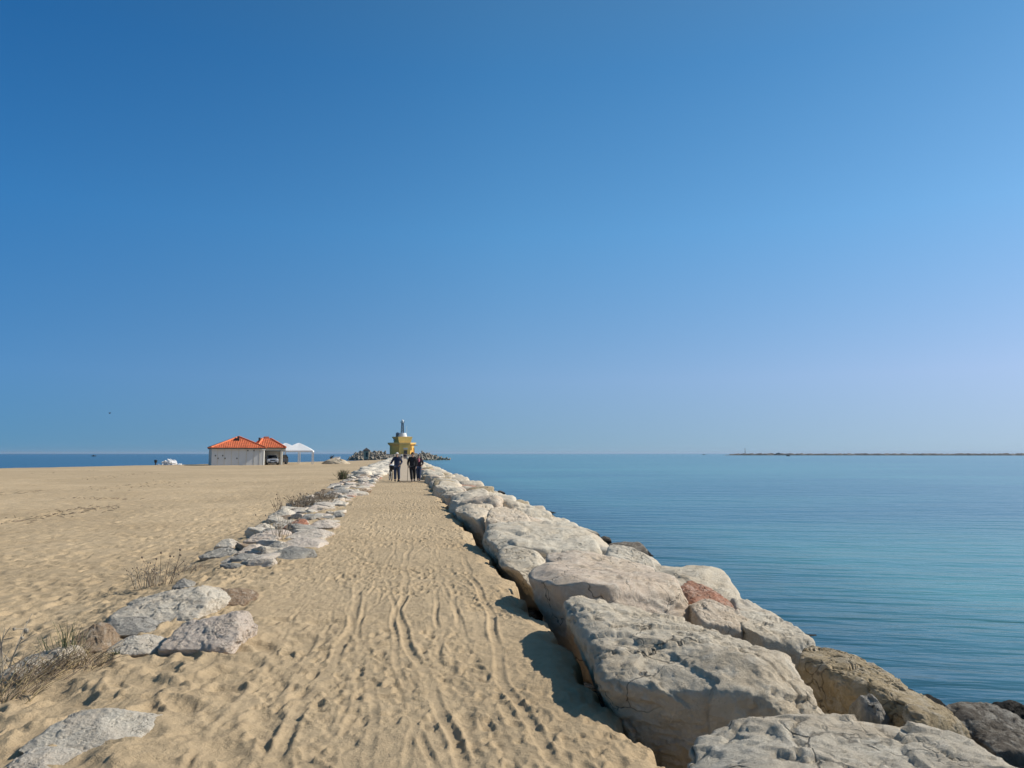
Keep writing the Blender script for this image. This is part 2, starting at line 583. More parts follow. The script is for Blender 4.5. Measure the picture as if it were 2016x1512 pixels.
def build_terrain():
    xs = [2.05]
    x = 2.05
    while x > -150:
        s = 0.013 if x > -2.6 else 0.013 * (abs(x) / 2.6) ** 1.05
        if -0.9 < x - 2.05: pass
        x -= s
        xs.append(x)
    xs = np.array(xs[::-1])
    ys = [1.3]
    while ys[-1] < 345:
        y = ys[-1]
        ys.append(y + max(0.0135, 0.0042 * y if y < 70 else 0.012 * y))
    ys = np.array(ys)
    X, Y = np.meshgrid(xs, ys)
    Z = ground_base(X, Y)
    on_path = sstep(-2.2, -1.5, X)
    near_dune = sstep(-0.6, -1.6, X) * sstep(-4.5, -3.0, X) * sstep(9.5, 6.0, Y)
    # rolling unevenness
    Z += 0.035 * fbm2(X * 0.5, Y * 0.35, 3, 3) * (1 - 0.5 * on_path)
    Z += 0.013 * fbm2(X * 2.2, Y * 1.7, 3, 9)
    Z += near_dune * 0.05 * fbm2(X * 2.0 + Y * 0.8, Y * 1.3, 2, 21)
    # sharp wind scallops
    rr = 1 - np.abs(fbm2(X * 3.1, Y * 2.3, 2, 44))
    Z += (0.006 + 0.008 * near_dune + 0.006 * (1 - on_path)) * (rr ** 3 - 0.5)
    cr = sstep(0.05, 0.3, fbm2(X * 1.7, Y * 1.4, 2, 301)) * sstep(16, 8, Y)
    Z += cr * 0.011 * fbm2(X * 30, Y * 26, 3, 305, 0.65)
    Z += 0.010 * fbm2(X * 8, Y * 6, 3, 77)
    rr2 = 1 - np.abs(fbm2(X * 9.0, Y * 6.5, 2, 144))
    Z += 0.006 * (rr2 ** 3 - 0.5) * on_path
    Z += 0.006 * fbm2(X * 19, Y * 15, 3, 91, 0.6) * sstep(16, 8, Y) * (0.4 + 0.6 * on_path)
    rng = np.random.default_rng(5)
    Pz = np.zeros_like(Z)

    def stamp(cx, cy, ang, L, Wd, depth):
        r = L * 1.3
        i0, i1 = np.searchsorted(ys, [cy - r, cy + r]); j0, j1 = np.searchsorted(xs, [cx - r, cx + r])
        if i1 - i0 < 2 or j1 - j0 < 2: return
        dx = X[i0:i1, j0:j1] - cx; dy = Y[i0:i1, j0:j1] - cy
        u = (dx * math.sin(ang) + dy * math.cos(ang)) / L
        v = (dx * math.cos(ang) - dy * math.sin(ang)) / (Wd * (1 + 0.35 * np.clip(u, -1, 1)))
        q = np.sqrt(u * u + v * v)
        # a fresh print wipes out what lay under it and pushes up a low rim
        w = np.exp(-(q * 1.12) ** 6)
        Pz[i0:i1, j0:j1] = Pz[i0:i1, j0:j1] * (1 - w) + w * (-depth * (1 + 0.45 * u)) + 0.32 * depth * np.exp(-((q - 1.22) / 0.22) ** 2) * (1 - 0.7 * u)
    # footprints along the path
    n = 6000
    py = 2.3 + (49 - 2.3) * rng.random(n) ** 1.45
    px = rng.uniform(-1.75, 1.5, n)
    for k in range(n):
        if vnoise2(np.array([px[k] * .8]), np.array([py[k] * .45]), 333)[0] < -0.25: continue
        a = (rng.normal(0, 0.3) + (math.pi if rng.random() < 0.5 else 0)) if rng.random() < 0.75 else rng.uniform(0, 6.28)
        dep = rng.uniform(0.005, 0.020) * (1 if px[k] > -1.0 else .7)
        if rng.random() < 0.3:      # shoe: sole and heel
            stamp(px[k], py[k], a, 0.085, 0.05, dep)
            stamp(px[k] - math.sin(a) * .125, py[k] - math.cos(a) * .125, a, 0.045, 0.038, dep * 1.2)
        else:
            stamp(px[k], py[k], a, rng.uniform(0.06, 0.16), rng.uniform(0.035, 0.06), dep)
    # pits and prints on the open beach
    n = 15000
    by = 3 + 80 * rng.random(n) ** 1.5
    bx = -1.8 - rng.random(n) ** 1.2 * (by * 0.85 + 2)
    for k in range(n):
        stamp(bx[k], by[k], rng.uniform(0, 6.28), rng.uniform(0.10, 0.2), rng.uniform(0.06, 0.11), rng.uniform(0.010, 0.035))
    for k in range(110):
        stamp(rng.uniform(-3.2, -0.7), rng.uniform(3.2, 8.5), rng.uniform(0, 6.28), rng.uniform(.13, .22), rng.uniform(.09, .15), rng.uniform(.012, .032))
    Z += np.clip(Pz, -0.06, 0.022)
    Pz[:] = 0
    # wheel ruts down the path

    def rut(pts, wd, depth, seed):
        yy = np.array([p[1] for p in pts]); xx = np.array([p[0] for p in pts])
        o = np.argsort(yy); yy, xx = yy[o], xx[o]
        m = (ys > yy[0]) & (ys < yy[-1])
        Ys = ys[m]
        cxs = np.interp(Ys, yy, xx) + 0.035 * np.sin(Ys * 1.3 + seed) + 0.015 * np.sin(Ys * 3.9 + seed * 2)
        g = (X[m] - cxs[:, None]) / wd
        mod = (0.65 + 0.35 * np.sin(Ys * 2.1 + seed) * np.sin(Ys * 0.7 + seed))[:, None]
        fade = (sstep(yy[0], yy[0] + 0.5, Ys) * sstep(yy[-1], yy[-1] - 2, Ys) * (1 - 0.65 * sstep(7, 14, Ys)))[:, None]
        # a rut presses what was there flat, then digs in
        w = np.exp(-g ** 4)
        base = ground_base(X[m], Y[m])
        Z[m] = Z[m] * (1 - 0.7 * w * fade) + 0.7 * w * fade * base
        Z[m] += 0.68 * fade * mod * depth * (-np.exp(-g ** 4) + 0.65 * np.exp(-((np.abs(g) - 1.35) / 0.35) ** 2))
    P = lambda l: [tuple(at(a, b, 0)[:2]) for a, b in l]
    rut(P([(815, 985), (800, 1120), (785, 1200), (830, 1320), (865, 1410), (915, 1540)]), 0.040, 0.032, 1)
    rut(P([(795, 1010), (760, 1120), (770, 1200), (795, 1320), (810, 1410), (850, 1540)]), 0.028, 0.022, 2)
    rut(P([(900, 1080), (940, 1150), (975, 1260), (1000, 1340), (1110, 1540)]), 0.040, 0.030, 3)
    rut(P([(745, 1010), (712, 1150), (700, 1200), (650, 1310), (600, 1400), (520, 1540)]), 0.045, 0.026, 4)
    rut(P([(850, 1000), (870, 1120), (860, 1230), (855, 1330), (800, 1540)]), 0.026, 0.014, 5)
    rut(P([(760, 1000), (730, 1110), (690, 1200), (720, 1300), (740, 1540)]), 0.030, 0.014, 6)
    rut(P([(830, 990), (845, 1060), (790, 1130), (680, 1260), (640, 1330)]), 0.028, 0.012, 7)
    for k in range(7):
        x0_ = rng.uniform(-1.2, 1.2)
        y0_, y1_ = rng.uniform(2.2, 9), rng.uniform(16, 46)
        rut([(x0_, y0_), (x0_ + rng.normal(0, .15), y0_ * .5 + y1_ * .5 - 4), (x0_ * .8 + rng.normal(0, .3), y1_)], rng.uniform(.018, .034), rng.uniform(.008, .016), 10 + k)
    # tyre lines crossing the beach (rows of churned pits)

    def churn(p0, p1, w, dens, depth):
        a, b = at(*p0, -0.1), at(*p1, -0.1)
        Ln = (b - a).length
        ang = math.atan2(b.x - a.x, b.y - a.y)
        for _ in range(int(Ln * dens)):
            t = rng.random()
            q = a.lerp(b, t)
            stamp(q.x + rng.normal(0, w), q.y + rng.normal(0, w), ang + rng.normal(0, 0.5), rng.uniform(0.15, 0.4), rng.uniform(0.1, 0.22), rng.uniform(0.03, 0.06))
    churn((-40, 1021), (210, 988), 0.25, 6, 0.06)
    churn((150, 972), (240, 974), 0.2, 4, 0.06)
    churn((160, 944), (300, 932), 0.3, 4, 0.05)
    churn((-20, 968), (90, 963), 0.2, 4, 0.05)
    churn((70, 932), (200, 927), 0.3, 3, 0.05)
    churn((230, 958), (350, 946), 0.6, 5, 0.05)
    Z += np.clip(Pz, -0.1, 0.05)
    # walkway is bedded flat
    wk = sstep(WALK_X0 - 0.15, WALK_X0, X) * sstep(WALK_Y0 - 0.5, WALK_Y0 + 1.0, Y)
    Z = Z * (1 - wk) + wk * -0.03
    far = sstep(230, 250, Y)
    Z = Z * (1 - far) + far * ground_base(X, Y)
    # the sand breaks off at the edge towards the boulders
    ed = edge_x(Y) + 0.035 * vnoise2(X * 0 + 3, Y * 6, 5) + 0.02 * vnoise2(X * 0 + 9, Y * 17, 8)
    ed = ed * (1 - sstep(46, 50, Y)) + (WALK_X1 + 0.02) * sstep(46, 50, Y)
    Z -= 1.3 * sstep(0, 0.22, X - ed)
    Z -= 0.05 * sstep(-0.20, 0.02, X - ed)
    nr, nc = X.shape
    V = np.stack([X, Y, Z], -1).reshape(-1, 3)
    idx = np.arange(nr * nc).reshape(nr, nc)
    Fc = np.stack([idx[:-1, :-1], idx[:-1, 1:], idx[1:, 1:], idx[1:, :-1]], -1).reshape(-1, 4)
    me = np_mesh("sand_beach", V, Fc)
    o = link("beach_ground", me, M['sand'])
    tag(o, "trampled pale beach sand with footprints and wheel ruts", kind='structure')


build_terrain()

# sea: one sheet to the horizon
mb = MB()
G = [-40000, -3000, -400, -60, 60, 400, 3000, 40000]
gv = [(x, y, 0) for y in G for x in G]
gf = [(j * 8 + i, j * 8 + i + 1, (j + 1) * 8 + i + 1, (j + 1) * 8 + i) for j in range(7) for i in range(7)]
mb.add(gv, gf)
tag(mb.build("sea", M['sea'], loc=(0, 0, WATER_Z)), "calm blue green sea reaching to the horizon", kind='structure')

# concrete walkway on the pier
mb = MB()
y = WALK_Y0
while y < 338:
    mb.box(((WALK_X0 + WALK_X1) / 2, y + 1.99, 0.0), (WALK_X1 - WALK_X0, 3.97, 0.09))
    y += 4.0
tag(mb.build("walkway", M['concrete'], bevel=0.01), "straight pale concrete walkway along the pier", kind='structure')

# ------------------------------------------------------------------ rocks
_ico = {}


def ico(sub):
    if sub not in _ico:
        bm = bmesh.new()
        bmesh.ops.create_icosphere(bm, subdivisions=sub, radius=1.0)
        v = np.array([x.co[:] for x in bm.verts])
        f = np.array([[l.index for l in fc.verts] for fc in bm.faces])
        bm.free()
        _ico[sub] = (v, f)
    return _ico[sub]


def hull_planes(pts):
    bm = bmesh.new()
    for p in pts: bm.verts.new(p)
    r = bmesh.ops.convex_hull(bm, input=bm.verts)
    bm.normal_update()
    c = np.array([v.co[:] for v in bm.verts if v.link_faces]).mean(0)
    out = []
    for fc in bm.faces:
        n = np.array(fc.normal[:])
        d = float(np.dot(n, np.array(fc.verts[0].co[:]) - c))
        if d < 0: n, d = -n, -d
        if d < 1e-4: continue
        for m, e in out:
            if np.dot(m, n) > 0.985: break
        else:
            out.append((n, d))
    bm.free()
    return c, np.array([o[0] for o in out]), np.array([o[1] for o in out])


def facets(p, seed, amp, tilt):
    """random tilted cells with sharp borders, like broken stone"""
    i0 = np.floor(p)
    best = np.full(len(p), 1e9)
    val = np.zeros(len(p))
    for a in (-1, 0, 1):
        for b in (-1, 0, 1):
            for c in (-1, 0, 1):
                ix, iy, iz = i0[:, 0] + a, i0[:, 1] + b, i0[:, 2] + c
                h = [_hash(ix, iy, iz, seed + k) for k in range(4)]
                d = [p[:, 0] - ix - .5 - .4 * h[0], p[:, 1] - iy - .5 - .4 * h[1], p[:, 2] - iz - .5 - .4 * h[2]]
                r2 = d[0] ** 2 + d[1] ** 2 + d[2] ** 2
                v = amp * h[3] + tilt * (d[0] * h[1] + d[1] * h[2] + d[2] * h[0])
                m = r2 < best
                best = np.where(m, r2, best)
                val = np.where(m, v, val)
    return val


def rock_arrays(pts, sub, seed, rough=1.0, p=16, scale=None):
    p = p * 2.4
    """solid broken-stone surface from the corner points of a block"""
    c, N, D = hull_planes(pts)
    pts = np.array([list(q) for q in pts])
    # knock corners and edges off with random flat breaks
    rg_ = np.random.default_rng(seed)
    nn = rg_.normal(size=(16, 3))
    nn /= np.linalg.norm(nn, axis=1, keepdims=True)
    N = np.concatenate([N, nn])
    D = np.concatenate([D, ((pts - c) @ nn.T).max(0) * rg_.uniform(.86, .985, 16)])
    ext = np.ptp(pts, axis=0) / 2
    s = scale or float(np.mean(ext))
    dv, f = ico(sub)
    v = dv * (ext / ext.max())
    v = v / np.linalg.norm(v, axis=1, keepdims=True)
    q = np.maximum(v @ N.T / D, 0)
    qm = q.max(1, keepdims=True)
    qs = (q / qm) ** p
    r = qs.sum(1) ** (-1.0 / p) / qm[:, 0]
    Pn = v * r[:, None]
    nrm = qs @ N
    nrm = nrm / np.linalg.norm(nrm, axis=1, keepdims=True)
    L = Pn + seed * 3.17
    d = 0.07 * s * fbm(L / (1.1 * s), 3, seed)
    Lw = L + 0.10 * s * np.stack([fbm(L / (.3 * s), 2, seed + 61), fbm(L / (.3 * s), 2, seed + 62), fbm(L / (.3 * s), 2, seed + 63)], -1)
    d += facets(Lw * np.array([1, 1, 1.5]) / (.55 * s), seed, .014 * s, .055 * s)
    if sub >= 5: d += facets(Lw * np.array([1, 1, 1.6]) / (.20 * s), seed + 7, .003 * s, .014 * s)
    t = fbm(L / (0.55 * s), 3, seed + 5)
    k = 6.0
    st = np.floor(t * k) + sstep(0.42, 0.58, t * k - np.floor(t * k))
    d += 0.045 * s * st / k
    rid = 1 - np.abs(fbm(L / (0.33 * s), 3, seed + 9))
    d += 0.016 * s * (rid ** 2 - 0.6)
    if sub >= 5:
        La = L * np.array([1.0, 1.0, 2.6]) + L[:, [2, 0, 1]] * 0.5
        d += 0.010 * s * fbm(La / (0.13 * s), 4, seed + 12, 0.62)
        chip = fbm(La / (0.42 * s), 4, seed + 15, 0.55)
        hol = sstep(0.10, 0.16, chip)
        d -= 0.020 * s * hol
        rg = np.abs(fbm(La / (0.22 * s), 4, seed + 31, 0.6))
        d -= 0.022 * s * (1 - sstep(0, 0.10, rg)) * sstep(-.02, .12, fbm(L / (0.9 * s), 2, seed + 33))
        rg = np.abs(fbm(La / (0.10 * s), 4, seed + 41, 0.62))
        d -= 0.012 * s * (1 - sstep(0, 0.14, rg)) * sstep(-.15, .15, fbm(L / (0.6 * s), 3, seed + 43))
        d += 0.014 * s * hol * fbm(L / (0.05 * s), 3, seed + 16)
        cr = np.abs(fbm(L / (0.8 * s) + 4, 4, seed + 19))
        d -= 0.055 * s * (1 - sstep(0, 0.022, cr))
        cr = np.abs(fbm(La / (0.5 * s) + 9, 4, seed + 20))
        d -= 0.030 * s * (1 - sstep(0, 0.03, cr)) * sstep(0, .2, fbm(L / s, 2, seed + 21))
    if sub >= 6:
        d += 0.010 * s * fbm(La / (0.035 * s), 3, seed + 23, 0.7)
    d -= d.mean()
    P2 = Pn + nrm * (d * rough)[:, None]
    return c, P2, f


def rock(pts, sub, seed, mat, label, rough=1.0, p=16, group=None, name="boulder", cat="boulder"):
    c, V, f = rock_arrays(pts, sub, seed, rough, p)
    me = np_mesh(name, V, f)
    o = link(name, me, mat, loc=tuple(c))
    return tag(o, label, cat, group)


def block(top, down=1.1, out=0.06, rec=0.0):
    """corner points: top outline of surveyed points (px, py, z) plus the foot below it"""
    T = [at(a, b, z) for a, b, z in top]
    c = sum(T, Vector()) / len(T)
    B = []
    for t in T:
        d = (t - c); d.z = 0
        B.append(Vector((t.x + rec, t.y, t.z - down)) + d * out)
    return [tuple(v) for v in T + B]


BG = "boulders of the channel side breakwater"
rock(block([(1338, 1480, .30), (1440, 1408, .36), (1560, 1388, .40), (1720, 1424, .40), (1890, 1448, .34), (2060, 1530, .30), (1980, 1900, .36), (1400, 1900, .30)], 1.0, .0, .35), 7, 11, M['lime'],
     "huge flat topped cream boulder cut by the lower right corner of the picture", 0.62, 18)
B_pts = block([(1092, 1166, .36), (1150, 1156, .38), (1330, 1204, .36), (1440, 1240, .33), (1545, 1290, .33), (1606, 1372, .16), (1520, 1392, .20), (1380, 1362, .20), (1188, 1345, .18), (1182, 1240, .38)], 1.1, -0.05, .45)
rock(B_pts, 7, 23, M['lime'], "largest pale grey boulder with cracked rough top and shaded overhanging front", 0.6, 20)
rock(block([(1028, 1132, .30), (1040, 1109, .36), (1180, 1104, .32), (1320, 1128, .24), (1350, 1172, .12), (1330, 1142, .26), (1200, 1154, .34), (1090, 1152, .34)], 1.1, -0.02, .4), 6, 31, M['lime'],
     "long flat slab boulder with shaded front directly behind the largest boulder", 0.5, 20)
rock(block([(1068, 1106, .34), (1075, 1077, .48), (1110, 1079, .46), (1200, 1100, .30), (1292, 1112, .18), (1280, 1135, .12), (1150, 1135, .2)], 0.9, 0), 6, 37, M['lime'],
     "tilted wedge boulder rising behind the long flat slab", 0.55, 18)
rock(block([(1182, 1098, .10), (1200, 1070, .24), (1252, 1074, .22), (1292, 1096, .06), (1297, 1120, -.1), (1200, 1122, -.1)], 0.9, 0.05), 6, 41, M['lime'],
     "rounded grey brown boulder shaded on its left beside the tilted wedge", 0.8, 14)
rock(block([(940, 1052, .26), (946, 1030, .38), (1000, 1026, .42), (1130, 1025, .36), (1160, 1040, .30), (1180, 1085, .1), (1100, 1088, .12), (980, 1072, .22)], 1.1, 0.0, .4), 6, 43, M['lime'],
     "big broad pale boulder with brown right end above the gap", 0.6, 17)
rock(block([(972, 1090, .12), (1000, 1066, .24), (1050, 1080, .2), (1060, 1110, .06), (1010, 1122, .02), (985, 1115, 0)], 0.6, 0.0, .6), 6, 47, M['lime'],
     "low rough grey boulder wedged between the broad boulder and the flat slab", 0.55, 12)
rock(block([(955, 1022, .22), (968, 1003, .34), (1000, 1000, .36), (1035, 1006, .30), (1045, 1030, .1), (975, 1035, .1)], 0.9, 0.05), 6, 53, M['lime'],
     "knobbly whitish boulder just beyond the broad pale boulder", 0.7, 12)
rock(block([(893, 1005, .2), (898, 988, .34), (930, 984, .40), (968, 987, .36), (972, 1006, .2), (940, 1022, .16)], 1.0, 0.0, .4), 6, 59, M['lime'],
     "pinkish topped boulder with a tall shaded left face by the path edge", 0.6, 16)
rock(block([(985, 998, .12), (1000, 990, .24), (1030, 994, .2), (1050, 1006, .1), (1040, 1016, .0), (1000, 1012, .04)], 0.8, 0.05), 5, 61, M['red'],
     "rust red boulder amid pale ones beyond the broad boulder", 0.9, 12)
rock(block([(1045, 1020, .06), (1060, 1008, .1), (1095, 1018, 0), (1130, 1030, -.2), (1090, 1040, -.2)], 0.8, 0.1), 5, 67, M['lime'],
     "low sloping cream boulder seaward of the rust red one", 0.9, 12)
rock(block([(1335, 1152, .0), (1350, 1135, .08), (1400, 1150, .0), (1440, 1180, -.12), (1445, 1205, -.3), (1360, 1195, -.15)], 0.9, 0.05), 6, 71, M['red'],
     "orange red boulder on the sea side of the long slab", 0.8, 13)
rock(block([(1348, 1190, .0), (1378, 1177, .04), (1440, 1190, -.02), (1474, 1218, -.1), (1458, 1240, -.14), (1370, 1218, -.04)], 0.8, 0.0), 6, 72, M['lime'],
     "low tan boulder wedged between the orange red boulder and the largest boulder", 0.7, 13)
rock(block([(1440, 1195, -.1), (1470, 1192, -.08), (1560, 1222, -.15), (1612, 1275, -.25), (1600, 1310, -.4), (1500, 1262, -.2), (1450, 1225, -.1)], 0.9, 0.0), 6, 73, M['lime'],
     "long grey wedge boulder right of the largest boulder beside the sea", 0.7, 14)
rock(block([(1600, 1266, -.16), (1690, 1290, -.13), (1782, 1352, -.16), (1865, 1402, -.2), (1940, 1450, -.26), (1832, 1440, -.13), (1764, 1374, -.07), (1702, 1334, -.05), (1640, 1314, -.06), (1570, 1300, -.12)], 1.0, -0.02), 7, 79, M['ochre'],
     "long ochre boulder with a sunlit ridge and dark left face", 0.7, 16)
rock(block([(1662, 1396, -.2), (1686, 1362, -.02), (1714, 1356, .0), (1738, 1376, -.06), (1766, 1430, -.28), (1700, 1442, -.32)], 0.5, 0.25), 6, 83, M['grey'],
     "small grey stone leaning on the dark face of the ochre boulder", 1.2, 7)
rock(block([(1845, 1392, -.55), (1870, 1374, -.5), (1945, 1378, -.5), (2030, 1412, -.6), (2080, 1480, -.75), (1960, 1475, -.7)], 0.9, 0.05), 6, 89, M['dark'],
     "dark brown boulder at the right edge just above the water", 0.55, 16)
rock(block([(1440, 1172, -.25), (1470, 1180, -.3), (1540, 1212, -.4), (1600, 1262, -.5), (1560, 1262, -.5), (1450, 1205, -.35)], 0.8, 0.1), 5, 97, M['lime'],
     "narrow cream boulder along the sea side of the grey wedge", 0.9, 12)
rock(block([(1690, 1292, -.38), (1720, 1300, -.36), (1778, 1345, -.38), (1790, 1370, -.5), (1740, 1350, -.45)], 0.8, 0.1), 5, 101, M['lime'],
     "whitish boulder end showing beyond the ochre ridge", 0.9, 12)

for k, (px_, py_, w_) in enumerate(((1830, 1384, .24), (1994, 1402, .30), (1962, 1396, .16), (1190, 1066, .38), (1172, 1058, .22), (985, 972, .5), (1462, 1196, .22))):
    c_ = at(px_, py_, -1.0)
    rr_ = random.Random(900 + k)
    rock([(c_.x + w_ * a * rr_.uniform(.7, 1.1), c_.y + w_ * b * rr_.uniform(.7, 1.1), -1.05 + h_ * w_ * rr_.uniform(.6, 1)) for a in (-.6, .6) for b in (-.6, .6) for h_ in (-.6, .45)] + [(c_.x, c_.y, -1.05 + .62 * w_)], 5, 900 + k, M['dark'],
         ["black wet rock at the water left of the dark brown boulder", "black wet rock rising behind the dark brown boulder at the right edge", "little black wet rock behind the dark brown boulder", "black wet rock at the waterline beyond the rounded grey brown boulder", "small black wet rock at the waterline beside the broad pale boulder", "black wet rock at the waterline far along the breakwater", "black wet rock peeping out beside the orange red boulder"][k], 1.0, 9)
# unit stones, many copies
rs = random.Random(3)


def unit_stone(seed, sub, flat=0.6, sharp=15):
    r = random.Random(seed)
    pts = []
    for sx in (-1, 1):
        for sy in (-1, 1):
            for sz in (-1, 1):
                pts.append((sx * 0.5 * r.uniform(.7, 1.05), sy * 0.5 * r.uniform(.7, 1.05), sz * flat / 2 * r.uniform(.75, 1.05)))
    for k in range(6):
        a = r.uniform(0, 6.28)
        pts.append((0.56 * math.cos(a), 0.56 * math.sin(a), r.uniform(-.3, .3) * flat))
    pts.append((r.uniform(-.2, .2), r.uniform(-.2, .2), flat * .58))
    c, V, f = rock_arrays(pts, sub, seed, 0.85, sharp)
    return np_mesh("stone", V, f), V, f


UN = [unit_stone(200 + k, 5, rs.uniform(.7, .95)) for k in range(12)]
UL = [unit_stone(300 + k, 4, rs.uniform(.7, .95)) for k in range(10)]
for m_, _, _ in UN + UL:
    m_.materials.append(M['lime'])
US = [unit_stone(400 + k, 5, rs.uniform(.6, .9), 18) for k in range(10)]
for m_, _, _ in US: m_.materials.append(M['lime_small'])


def place(me, name, loc, size, rot, label, cat, group, mat=None):
    o = bpy.data.objects.new(name, me)
    COL.objects.link(o)
    o.location = loc
    o.scale = size
    o.rotation_euler = rot
    if mat is not None:
        o.material_slots[0].link = 'OBJECT'
        o.material_slots[0].material = mat
    return tag(o, label, cat, group)


# lanes of the breakwater: (x, width, top z, length range)
LANES = [(2.12, 1.3, 0.36), (3.3, 1.35, 0.16), (4.5, 1.4, -0.28), (5.7, 1.4, -0.85), (6.6, 1.1, -1.12)]
START = [21.5, 17.5, 10.5, 16.5, 19.0]
SIDE = ["pale boulder in the row next to the path gap", "pale boulder in the crest row of the breakwater", "boulder on the seaward slope of the breakwater", "boulder on the lower seaward slope of the breakwater", "dark wet boulder at the waterline of the breakwater"]
ZONE = [(34, "short of the walkers"), (52, "level with the walkers"), (999, "beyond the walkers")]
LAST = 74.0
n_b = 0
far_V, far_F, far_n = [], [], 0
for li, (lx, lw, lz) in enumerate(LANES):
    y = START[li]
    while y < 336:
        ln = rs.uniform(1.2, 2.1) if li < 3 else rs.uniform(1.1, 1.7)
        if y > 130: ln *= 1.5
        zt = lz + rs.uniform(-.16, .13)
        hgt = rs.uniform(.95, 1.2)
        loc = (lx + rs.uniform(-.18, .18), y + ln / 2, zt - hgt * 0.42)
        size = (lw * rs.uniform(.88, 1.12), ln * 1.03, hgt)
        rot = (rs.uniform(-.22, .22), rs.uniform(-.14, .22) if li < 2 else rs.uniform(.0, .35), rs.choice((0, math.pi)) + rs.uniform(-.22, .22))
        if y < LAST:
            zone = [z for q, z in ZONE if y < q][0]
            me = rs.choice(UN)[0] if y < 34 else rs.choice(UL)[0]
            mat = None
            lab = SIDE[li] + " " + zone
            u = rs.random()
            if li == 4 or (li == 3 and y < 20): mat = M['dark']
            elif u < 0.06 and y > 20:
                mat = M['red']; lab = "rusty red " + SIDE[li].replace("pale ", "") + " " + zone
            elif u < 0.14 and y > 20:
                mat = M['ochre']; lab = "ochre " + SIDE[li].replace("pale ", "") + " " + zone
            place(me, "boulder", loc, size, rot, lab, "boulder", BG, mat)
            n_b += 1
        elif li < 4:
            V, f = UF[rs.randrange(len(UF))] if 'UF' in globals() else (None, None)
            if V is None:
                UF = [unit_stone(500 + k, 3, rs.uniform(.7, .95))[1:] for k in range(8)]
                V, f = UF[0]
            m = Matrix.LocRotScale(Vector(loc), Matrix.Rotation(rot[2], 3, 'Z').to_quaternion(), Vector(size))
            A = np.array(m)
            far_V.append(V @ A[:3, :3].T + A[:3, 3])
            far_F.append(f + far_n)
            far_n += len(V)
        y += ln * rs.uniform(.88, 1.0)
o = link("distant_boulders", np_mesh("distant_boulders", np.concatenate(far_V), np.concatenate(far_F)), M['lime'])
tag(o, "distant run of pale breakwater boulders dwindling towards the lighthouse", "boulders", kind='stuff')

# rubble core under the boulders
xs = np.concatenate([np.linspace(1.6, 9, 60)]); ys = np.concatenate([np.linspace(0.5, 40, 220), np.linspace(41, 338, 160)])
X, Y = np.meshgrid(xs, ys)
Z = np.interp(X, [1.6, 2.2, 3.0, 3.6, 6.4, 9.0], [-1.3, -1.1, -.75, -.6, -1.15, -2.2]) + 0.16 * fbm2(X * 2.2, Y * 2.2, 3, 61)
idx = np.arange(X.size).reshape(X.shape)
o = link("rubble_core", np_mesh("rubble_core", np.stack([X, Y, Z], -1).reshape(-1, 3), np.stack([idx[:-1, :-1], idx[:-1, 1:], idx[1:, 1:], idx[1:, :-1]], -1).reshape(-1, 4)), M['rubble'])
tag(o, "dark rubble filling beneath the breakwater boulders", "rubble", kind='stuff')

# ------------------------------------------------------------------ stones on the left bank
def lstone(x0, y0, x1, y1, seed, mat, label, dz=0.0, peak=(.5, .2), rough=0.9, depth=1.05, hfac=0.9, sub=6):
    """stone surveyed by its outline box in the photo: its base sits in the sand"""
    zb = ground(*at((x0 + x1) / 2, y1, -0.05)[:2]) + dz
    A = at(x0, y1, zb); B = at(x1, y1, zb)
    w = (B - A).length
    mid = (A + B) / 2
    # height from the upper outline at a plane half the depth behind the foot
    dp = w * depth
    top = at_y(x0 + (x1 - x0) * peak[0], y0, mid.y + dp * 0.72)
    h = max(0.10, (top.z - zb)) * hfac
    dirx = (B - A).normalized()
    diry = Vector((-dirx.y, dirx.x, 0))
    r = random.Random(seed)
    pts = []
    for u, v, z in ((0, .1, -.3), (1, .1, -.3), (1, 1, -.3), (0, 1, -.3), (.03, .0, .16), (.97, .02, .2), (1.0, .9, .45), (.02, .95, .4),
                    (peak[0] - .26, .45, .72), (peak[0] + .2, .42, .68), (peak[0], .72, 1.0), (peak[0] + .1, .9, .9), (peak[0] - .25, .9, .85)):
        q = A + dirx * (w * min(1.02, max(-.02, u + r.uniform(-.06, .06)))) + diry * (dp * (v + r.uniform(-.08, .08)))
        q.z = zb + h * (z if z > 0 else z * 1.2)
        pts.append(tuple(q))
    return rock(pts, sub, seed, mat, label, rough, 15, name="stone", cat="stone")


lstone(185, 1150, 388, 1232, 601, M['lime_small'], "big rough whitish stone on the bank above the green tuft", -.02, (.72, 0))
lstone(378, 1157, 482, 1196, 602, M['brown'], "brown stone with a dark hollow sunk in sand", -.02, (.45, 0))
lstone(300, 1200, 452, 1288, 603, M['lime_small'], "pale angular stone with a dark left face and pointed right top", -.03, (.85, 0))
lstone(196, 1250, 296, 1292, 604, M['lime_small'], "low pale stone right of the green tuft", -.02, (.4, 0))
lstone(160, 1218, 285, 1256, 605, M['grey'], "grey cracked slab behind the low pale stone", 0, (.4, 0))
lstone(105, 1221, 198, 1292, 606, M['brown'], "tan rounded stone behind the green tuft", 0, (.6, 0))
lstone(-20, 1262, 105, 1345, 607, M['lime_small'], "pale stone half hidden by bent dry stems", -.05, (.75, 0))
lstone(10, 1420, 232, 1498, 608, M['lime_small'], "speckled white stone with a shaded left end in the foreground sand", -.04, (.45, 0), .7, hfac=1.2)
lstone(-60, 1482, 95, 1560, 609, M['lime_small'], "pale stone cut by the lower left corner of the picture", -.05, (.5, 0))
lstone(335, 1138, 372, 1160, 610, M['grey'], "small dark pointed stone above the big whitish stone", 0, (.4, 0))
lstone(425, 1090, 502, 1112, 611, M['lime_small'], "pinkish flat slab at the near end of the stone row", -.03, (.5, 0), 0.6)
lstone(388, 1077, 462, 1100, 612, M['grey'], "long greyish stone behind the pinkish slab", 0, (.5, 0))
